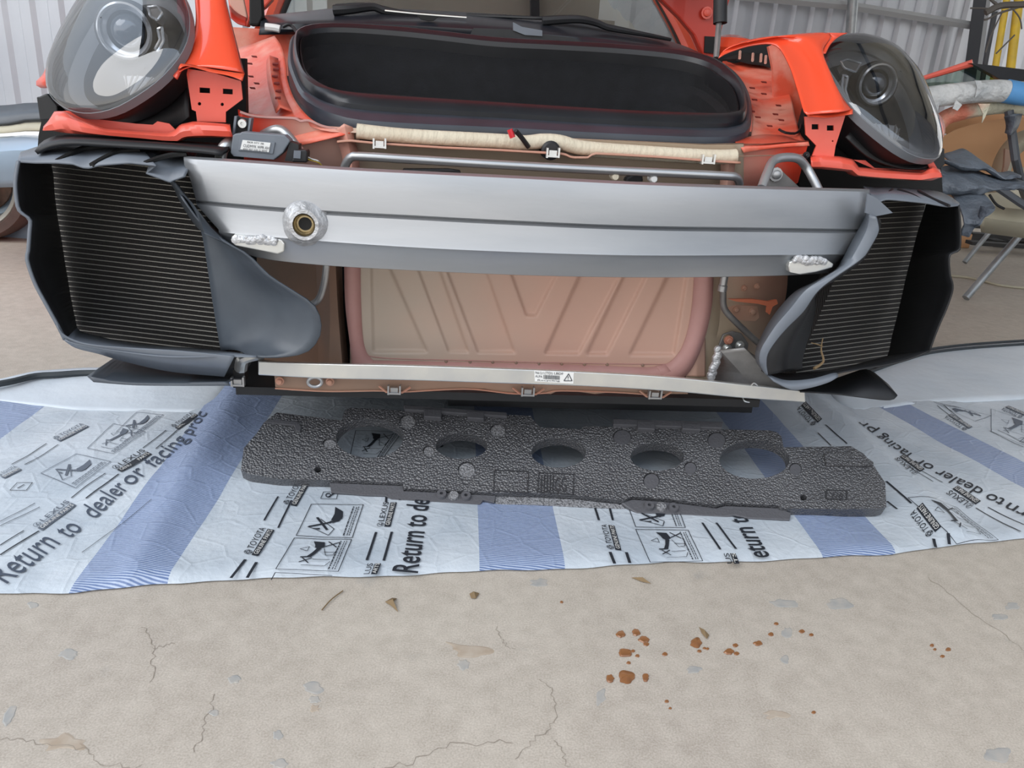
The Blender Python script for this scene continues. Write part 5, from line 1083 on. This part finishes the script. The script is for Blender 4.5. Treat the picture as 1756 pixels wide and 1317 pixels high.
tube('washer_hose', PS([(485, 46, 1.9), (494, 42, 1.9), (502, 46, 1.9), (509, 56, 1.88)]), .0035, plastic_d, car, n=20, seg=8); tube('washer_hose', PS([(455, 46, 1.9), (472, 48, 1.9), (480, 50, 1.9)]), .008, white, car, n=8, seg=8)
# windscreen as glass surface leaning back
WS0 = P(820, 30, 2.12); 
def wsrow(dd, dz, half, sag, lc=.05): return [CP(lc+half*s_, WS0.dot(NL)+dd+sag*s_*s_, WS0.z+dz-.02*s_*s_) for s_ in [-1, -.8, -.6, -.4, -.2, 0, .2, .4, .6, .8, 1]]
cl = (P(445, 30, 2.15).dot(TL)+P(1208, 95, 2.15).dot(TL))/2; hw = (P(1208, 95, 2.15).dot(TL)-P(445, 30, 2.15).dot(TL))/2
ws = loft('windscreen', [wsrow(-.02, -.05, hw, .10, cl), wsrow(.16, .06, hw*.99, .12, cl), wsrow(.42, .22, hw*.93, .14, cl), wsrow(.75, .38, hw*.86, .15, cl)], windglass, car, n=30, mid=10, label='curved windscreen')
for s_ in (-1, 1):
    rows_ = [wsrow(-.02, -.05, hw, .10, cl), wsrow(.16, .06, hw*.99, .12, cl), wsrow(.42, .22, hw*.93, .14, cl), wsrow(.75, .38, hw*.86, .15, cl)]
    pp = [r[0 if s_ < 0 else -1] for r in rows_]
    tube('windscreen_pillar', pp, .026, orange, car, n=14, seg=10); tube('pillar_trim', [p-TL*s_*.028-NL*.004 for p in pp], .009, rubber, car, n=14, seg=6)
# cabin
cbox('dashboard', cl-.6, cl+.6, 2.35, 3.0, .5, .80, wood); cbox('cabin_floor', cl-.72, cl+.72, 2.2, 4.4, .25, .45, wood); cbox('cabin_back', cl-.62, cl+.62, 3.9, 4.0, .45, 1.15, wood)
for s_ in (-1, 1): cbox('body_side', cl+s_*.83-.03, cl+s_*.83+.03, 2.35, 4.4, .2, .8, orange)
cbox('roof', cl-.55, cl+.55, 2.95, 4.0, 1.15, 1.18, orange)
for s_, lo_ in ((-1, cl-.30), (1, cl+.35)):
    cbox('seat', lo_-.22, lo_+.22, 3.3, 3.5, .45, 1.0, plastic_d)
mesh('mirror_stalk', *sweep([P(995, -20, 2.6), P(940, 38, 2.35)], .005, 6), plastic_d, car)
# hood raised above the frame on hinges; inner hinge sides visible
hd = hexa('hood', [CP(cl-.62, 2.06, 1.00), CP(cl+.62, 2.06, 1.00), CP(cl+.55, 1.75, 1.85), CP(cl-.55, 1.75, 1.85), CP(cl-.62, 2.10, 1.01), CP(cl+.62, 2.10, 1.01), CP(cl+.55, 1.79, 1.87), CP(cl-.55, 1.79, 1.87)], dark_orange, label='raised orange trunk lid')
plate('hood_hinge', PS([(1128, -60), (1270, -60), (1250, 5), (1243, 30), (1236, 62), (1232, 95), (1222, 102), (1206, 96), (1190, 60), (1165, 30), (1132, -2)], 2.16), dark_orange, car, NL*.03, bevel=.004)
plate('hinge_opening', PS([(1209, 62), (1228, 63), (1226, 92), (1208, 90)], 2.155), black, car, NL*.01); bolt('hinge_bolt', P(1212, 22, 2.15), -NL, .01, orange_rail, car)
tube('gas_strut', PS([(1236, -40, 2.0), (1235, 40, 1.98)]), .017, plastic_d, car, n=5, seg=12); tube('strut_rod', PS([(1233, 38, 1.98), (1228, 100, 1.93)]), .007, steel_d, car, n=5, seg=8)
plate('hood_hinge', PS([(384, -60), (474, -60), (466, 0), (455, 12), (430, 30), (424, 47), (420, 44), (400, 36), (392, 10)], 2.12), orange_rail, car, NL*.03, bevel=.004)
plate('hinge_fold', PS([(388, -20), (414, -20), (424, 28), (423, 36), (402, 18), (394, 8)], 2.02), white if False else pink, car, NL*.01, bevel=.003)
plate('strut_cover', PS([(427, -40), (446, -40), (450, 30), (443, 44), (427, 44)], 2.0), black, car, NL*.03, bevel=.004); loft('hinge_cover', [PS([(393, 10), (405, 22), (424, 32)], 1.95), PS([(396, 30), (408, 40), (422, 44)], 1.9)], dark_orange, car, n=10, thick=.003)
# door mirror right, seen as orange dome
V, F = lathe(P(1252, 84, 2.25), UP, [(-.05, .035), (-.03, .06), (0, .07), (.025, .055), (.035, .02), (.036, 0)], 20); mesh('door_mirror', V, F, WB, car, label='orange door mirror')
# right body side sliver beyond the lamp
loft('fender', [PS([(1600, 190), (1612, 200), (1620, 220), (1616, 238)], 1.6), PS([(1600, 195), (1606, 205), (1612, 225), (1612, 240)], 1.5)], orange_rail, car, n=10, thick=.003, label='outer sliver of the right fender')
plate('lamp_bracket', PS([(1600, 262), (1620, 254), (1621, 282), (1610, 292), (1590, 290)], 1.42), plastic_d, car, NL*.03, bevel=.002)
loft('lamp_tray', [PS([(1470, 215), (1520, 250), (1560, 275), (1600, 285)], 1.42), PS([(1450, 235), (1490, 270), (1540, 288), (1580, 290)], 1.38)], plastic_d, car, n=16, thick=.003)
loft('lamp_tray', [PS([(320, 115), (290, 150), (240, 185), (180, 205)], 1.42), PS([(325, 200), (300, 215), (240, 215), (170, 212)], 1.38)], plastic_d, car, n=16, thick=.003)

# ================================================================== BACKGROUND THINGS
# left: other car's wheel and silver nose
wc = P(-38, 306, Z(-38, 406).y, 0); wr = wc.z
sc_ = thing('silver_car', 'silver-blue parked car with a dusty brown front wheel, cut by the left edge', 'car', Z(-20, 330))
wh = sc_
ax_ = Vector((.15, -1, 0)).normalized()
mesh('tyre', *lathe(wc, ax_, [(-.1, wr*.72), (-.1, wr*.93), (-.07, wr*.995), (.07, wr*.995), (.1, wr*.93), (.1, wr*.80), (.09, wr*.76)], 48), tyre, wh); wh = bpy.data.objects['tyre']
mesh('rim', *lathe(wc, ax_, [(.092, wr*.80), (.10, wr*.77), (.085, wr*.70), (.0, wr*.66), (-.05, wr*.6)], 48), rimm, wh)
mesh('brake_disc', *lathe(wc, ax_, [(0, wr*.55), (.01, wr*.54), (.01, 0)], 36), hubm, wh)
for k in range(5):
    a = 2*pi*k/5+.5; u1 = ax_.cross(UP).normalized(); dr = u1*cos(a)+UP*sin(a); mesh('spoke', *sweep([wc+ax_*.07+dr*wr*.1, wc+ax_*.085+dr*wr*.72], [.03, .022], 8), hubm, wh)
Yw = wc.y-.14
q_ = [P(0, 245, Yw, 0), P(9, 238, Yw, 0), P(31, 262, Yw, 0), P(25, 268, Yw, 0)]
plate('orange_marker', q_, refl, wh, Vector((0, .01, 0)), label='orange strip')
mesh('trim_strip', *sweep([P(-20, 200, Yw, 0), P(10, 232, Yw, 0), P(40, 275, Yw, 0)], .008, 6), plastic_d, wh)
loft('front_bumper', [PS([(-200, 245), (0, 237), (40, 234), (75, 236), (110, 245)], 2.7, 0), PS([(-200, 285), (0, 262), (40, 258), (75, 256), (110, 262)], 2.55, 0), PS([(-200, 330), (0, 320), (40, 320), (75, 320), (110, 320)], 2.6, 0)], silver, sc_, n=20, mid=10, thick=.01)
loft('dark_trim', [PS([(-200, 190), (0, 183), (40, 179), (90, 178)], 2.9, 0), PS([(-200, 220), (0, 213), (40, 206), (90, 204)], 2.8, 0)], plastic, sc_, n=20, thick=.01)
loft('headlamp', [PS([(-200, 222), (0, 214), (40, 207), (90, 205)], 2.85, 0), PS([(-200, 235), (0, 226), (40, 222), (90, 222)], 2.75, 0)], cream, sc_, n=20, thick=.01)
loft('bright_strip', [PS([(-200, 236), (0, 226), (40, 222), (90, 222)], 2.8, 0), PS([(-200, 246), (0, 238), (40, 235), (90, 236)], 2.7, 0)], corr_w, sc_, n=20, thick=.01)  # white strip added to stand in for a band of bright floor
cbo = boxg(P(-120, 300, 3.3, 0)+Vector((0, .4, -.2)), 1.2, 1.0, .5, (Vector((1, 0, 0)), Vector((0, 1, 0)), UP)); mesh('body', *cbo, silver, sc_, smooth=False)
# right: wrapped rack tubes
Y1 = 2.7
def W0(px, py, Y=Y1): return P(px, py, Y, 0)
rk = thing('parts_rack', 'stand with thick wrapped arms holding parts beyond the right headlight', 'rack', Z(1790, 440))
a1 = tube('wrapped_arm', [W0(1560, 172), W0(1600, 166), W0(1650, 160), W0(1700, 156), W0(1740, 158), W0(1850, 170)], .034, wrap, rk, n=50, seg=16, label='white wrapped upper arm')
a2 = tube('wrapped_arm', [W0(1608, 214, 2.75), W0(1625, 200, 2.75), W0(1660, 190, 2.75), W0(1700, 183, 2.75), W0(1740, 182, 2.75), W0(1850, 195, 2.75)], .026, wrap_y, rk, n=50, seg=14, label='yellowed wrapped lower arm with orange overspray')
V, F = sweep(resample([W0(1724, 156, Y1), W0(1740, 159, Y1), W0(1762, 162, Y1)], 8), .036, 16); mesh('blue_tape', V, F, tape, rk)
for pts in [[(1678, 178), (1698, 178), (1690, 200), (1684, 211), (1686, 196)], [(1603, 176), (1611, 176), (1608, 196), (1604, 190)], [(1672, 138), (1682, 138), (1688, 152), (1672, 168), (1676, 150)], [(1640, 172), (1650, 180), (1642, 190), (1634, 186)]]:
    plate('tape_tail', [W0(x, y, 2.66) for x, y in pts], wrap_y if pts[0][0] == 1678 else wrap, rk, Vector((0, .004, 0)))
tube('rack_leg', [W0(1730, 190, 2.72), W0(1738, 250, 2.75), W0(1756, 330, 2.8), Z(1800, 450)], .014, postm, rk, n=14, seg=8)
loft('rag_wrap', [[W0(x, y, 2.68) for x, y in [(1722, 200), (1726, 215), (1724, 228)]], [W0(x, y, 2.66) for x, y in [(1740, 195), (1738, 212), (1732, 232)]], [W0(x, y, 2.7) for x, y in [(1752, 195), (1746, 215), (1740, 225)]]], tarp, rk, n=10, thick=.006)
tube('rack_foot', [W0(1762, 322, 2.1), Z(1656, 512)], .016, galv, rk, n=6, seg=12) if False else None
# painted panel with glass resting on the rack
pn = thing('painted_panel', 'orange-edged glass and black body panel lying on the wrapped rack arms', 'car panel', W0(1660, 150, 2.7))
tube('orange_edge', [W0(1540, 150, 2.9), W0(1578, 136, 2.88), W0(1620, 123, 2.86), W0(1668, 108, 2.82)], [.006, .012], orange_rail, pn, n=20, seg=8)
plate('glass', [W0(x, y, 2.87) for x, y in [(1560, 150), (1580, 138), (1640, 120), (1668, 112), (1700, 125), (1720, 140), (1680, 148), (1600, 160)]], glassmat('green_glass', (.55, .65, .58), 1.5, .02, .1), pn, Vector((0, .006, 0)))
plate('black_bar', [W0(x, y, 2.8) for x, y in [(1664, 108), (1700, 112), (1756, 119), (1860, 132), (1860, 158), (1756, 141), (1715, 136), (1690, 122)]], mat('gloss_black', (14, 15, 18), .15), pn, Vector((0, .03, 0)), bevel=.004)
# mechanic's stand legs in front
st_ = thing('work_stand', 'light grey tubular trestle with two slanting legs at the right edge', 'stand', Z(1700, 480))
tube('leg', [Z(1654, 450, .012), P(1756, 327, Z(1654, 450).y+.05, 0), P(1900, 150, Z(1654, 450).y+.12, 0)], .013, galv, st_, n=10, seg=12, smooth=False)
tube('leg', [Z(1656, 511, .014), P(1756, 395, Z(1656, 511).y+.05, 0), P(1900, 228, Z(1656, 511).y+.12, 0)], .0155, galv, st_, n=10, seg=12, smooth=False)
# cardboard
cbx = thing('cardboard_box', 'open brown cardboard box leaning under the wrapped rack', 'box', Z(1700, 360))
plate('box_panel', [W0(x, y, 3.0) for x, y in [(1614, 236), (1640, 222), (1680, 210), (1722, 204), (1770, 200), (1770, 330), (1700, 330), (1614, 330)]], card, cbx, Vector((0, .006, 0)))
plate('box_flap', [W0(x, y, 3.1) for x, y in [(1606, 225), (1612, 205), (1664, 190), (1666, 196), (1655, 217), (1625, 230)]], card, cbx, Vector((0, .006, 0))); plate('box_flap', [W0(x, y, 3.15) for x, y in [(1655, 217), (1668, 190), (1756, 190), (1756, 208), (1690, 212)]], card, cbx, Vector((0, .006, 0)))
hexa('box_body', [W0(1614, 330, 3.01), W0(1770, 330, 3.01), W0(1770, 340, 3.5), W0(1614, 340, 3.5), W0(1614, 236, 3.01), W0(1770, 210, 3.01), W0(1770, 210, 3.5), W0(1614, 236, 3.5)], card, cbx)
# crumpled grey wheel liner
lnr = thing('wheel_liner', 'crumpled dark grey plastic wheel liner heaped behind the right duct', 'liner', Z(1670, 420))
def crump(a, b, n=26, mm=10, amp=.02, Y=2.0, nm='liner_sheet', sd=0):
    A = resample([W0(x, y, Y) for x, y in a], n); B = resample([W0(x, y, Y-.1) for x, y in b], n); V = []; F = []
    for j in range(mm):
        u = j/(mm-1)
        for i in range(n):
            p = A[i].lerp(B[i], u); k = mnoise.noise(Vector((p.x*11+sd, p.z*11, sd)))*amp+mnoise.noise(Vector((p.x*32, p.z*32, sd)))*amp*.4
            V.append(p+Vector((k*.3, k*1.6-.05*sin(pi*u), k)))
    for j in range(mm-1):
        for i in range(n-1): F.append((j*n+i, j*n+i+1, (j+1)*n+i+1, (j+1)*n+i))
    o = mesh(nm, V, F, tarp, lnr, ang=25); s = o.modifiers.new('s', 'SOLIDIFY'); s.thickness = .004
crump([(1616, 262), (1640, 262), (1665, 266), (1690, 285), (1715, 296), (1732, 298)], [(1605, 275), (1640, 285), (1665, 290), (1690, 296), (1712, 303), (1732, 300)], sd=1, Y=2.1)
crump([(1600, 285), (1640, 284), (1680, 292), (1720, 298), (1752, 312)], [(1600, 330), (1630, 330), (1680, 338), (1715, 322), (1735, 312)], sd=4, Y=2.05)
crump([(1618, 318), (1640, 315), (1670, 320), (1688, 330), (1690, 345)], [(1648, 405), (1652, 410), (1662, 412), (1668, 398), (1682, 350)], sd=7, Y=2.0)
# cream drum-like fender part
dr = thing('cream_fender', 'curved cream body panel standing behind the work stand', 'car panel', Z(1745, 430))
loft('fender_skin', [[W0(x, y, 2.9) for x, y in [(1695, 330), (1705, 280), (1725, 245), (1756, 225), (1800, 220)]], [W0(x, y, 2.8) for x, y in [(1712, 330), (1722, 285), (1738, 255), (1765, 240), (1800, 235)]], [W0(x, y, 2.85) for x, y in [(1726, 330), (1732, 290), (1748, 262), (1770, 250), (1800, 245)]]], cream, dr, n=24, thick=.01)
loft('sill', [[W0(x, y, 2.7) for x, y in [(1680, 350), (1720, 358), (1800, 366)]], [W0(x, y, 2.6) for x, y in [(1680, 372), (1720, 378), (1800, 388)]], [W0(x, y, 2.65) for x, y in [(1682, 396), (1720, 402), (1800, 412)]]], cream, dr, n=16, thick=.01)
loft('inner_panel', [[W0(x, y, 3.0) for x, y in [(1684, 320), (1720, 300), (1800, 270)]], [W0(x, y, 2.95) for x, y in [(1684, 370), (1720, 372), (1800, 380)]]], cream, dr, n=16, thick=.01)
plate('dark_arch', [W0(x, y, 2.78) for x, y in [(1724, 255), (1731, 258), (1734, 275), (1722, 310), (1714, 322), (1722, 285)]], brown, dr, Vector((0, .01, 0)))
pl_ = thing('pallet', 'low dark pallet with oddments on the floor behind the work stand', 'pallet', Z(1720, 440))
for k in range(3):
    a_ = Z(1640, 425-k*8); V, F = boxg(Vector((a_.x+.32, a_.y-.1, .052+.025*k)), .62, .08, .02, (Vector((1, 0, 0)), Vector((0, 1, 0)), UP)); mesh('slat', V, F, wood, pl_, smooth=False)
for k in range(3):
    V, F = boxg(Z(1680+k*30, 420)+Vector((.1, .1, .02)), .08, .3, .04, (Vector((1, 0, 0)), Vector((0, 1, 0)), UP)); mesh('block', V, F, wood, pl_, smooth=False)
o = box('card_scrap', Z(1652, 428)+Vector((0, .1, .045)), .12, .1, .085, card, None, bevel=.004); tag(o, 'small brown carton on the floor behind the grey liner', 'carton')
dm = thing('dark_frame', 'dark metal frame with a loose black cable beside the cream panel', 'frame', Z(1740, 400))
tube('frame_bar', [W0(1712, 322, 2.5), W0(1756, 352, 2.5), W0(1800, 378, 2.5)], .012, postm, dm, n=6, seg=6, smooth=False); tube('frame_bar', [W0(1722, 312, 2.55), W0(1756, 322, 2.55), W0(1800, 338, 2.55)], .012, postm, dm, n=6, seg=6, smooth=False); tube('frame_bar', [W0(1756, 322, 2.55), Z(1770, 420)], .012, postm, dm, n=4, seg=6, smooth=False)
tube('cable', [W0(1697, 334, 2.5), W0(1708, 350, 2.5), W0(1722, 358, 2.5)], .004, black, dm, n=10, seg=6)
# hose on the floor
tag(tube('floor_hose', [Z(1630, 473, .006), Z(1660, 476, .006), Z(1690, 483, .006), Z(1720, 490, .006), Z(1790, 497, .006)], .006, cream, n=20, seg=8), 'thin pale hose on the floor behind the right duct', 'hose')
# yellow poles and twigs at upper right
for i, (a, b, r, lb) in enumerate([((1733, -40), (1706, 120), .014, 'left of two yellow poles at the top right corner'), ((1752, -40), (1732, 125), .019, 'right of two yellow poles at the top right corner')]):
    A, B = W0(*a, 3.75), W0(*b, 3.75); B2 = B+(B-A)*.45; tag(tube('yellow_pole', [A, B2], r, yellow, n=4, seg=12, smooth=False), lb, 'pole', 'yellow poles by the post')
tg = [([(1800, 5), (1750, 8), (1715, 10), (1690, 22)], .012), ([(1756, 10), (1715, 22), (1695, 32), (1688, 34)], .004), ([(1700, 15), (1680, 14), (1664, 14)], .003), ([(1712, 10), (1700, 0), (1690, -12)], .006), ([(1730, 8), (1748, 30), (1752, 50)], .003), ([(1720, 18), (1700, 60), (1690, 90)], .003), ([(1740, 60), (1725, 75), (1708, 92)], .003)]
tr_ = thing('bare_branch', 'bare twiggy branch hanging in front of the post at the top right', 'branch', W0(1715, 10, 3.3))
for pts, r in tg: tube('twig', [W0(x, y, 3.3) for x, y in pts], r, twig, tr_, n=14, seg=6)
tube('cable_run', [W0(1706, 20, 3.9), W0(1690, 105, 3.9), W0(1680, 170, 3.9)], .012, postm, None, n=6, seg=8); o = bpy.context.scene.objects['cable_run']; tag(o, 'dark vertical conduit beside the yellow poles', 'conduit')
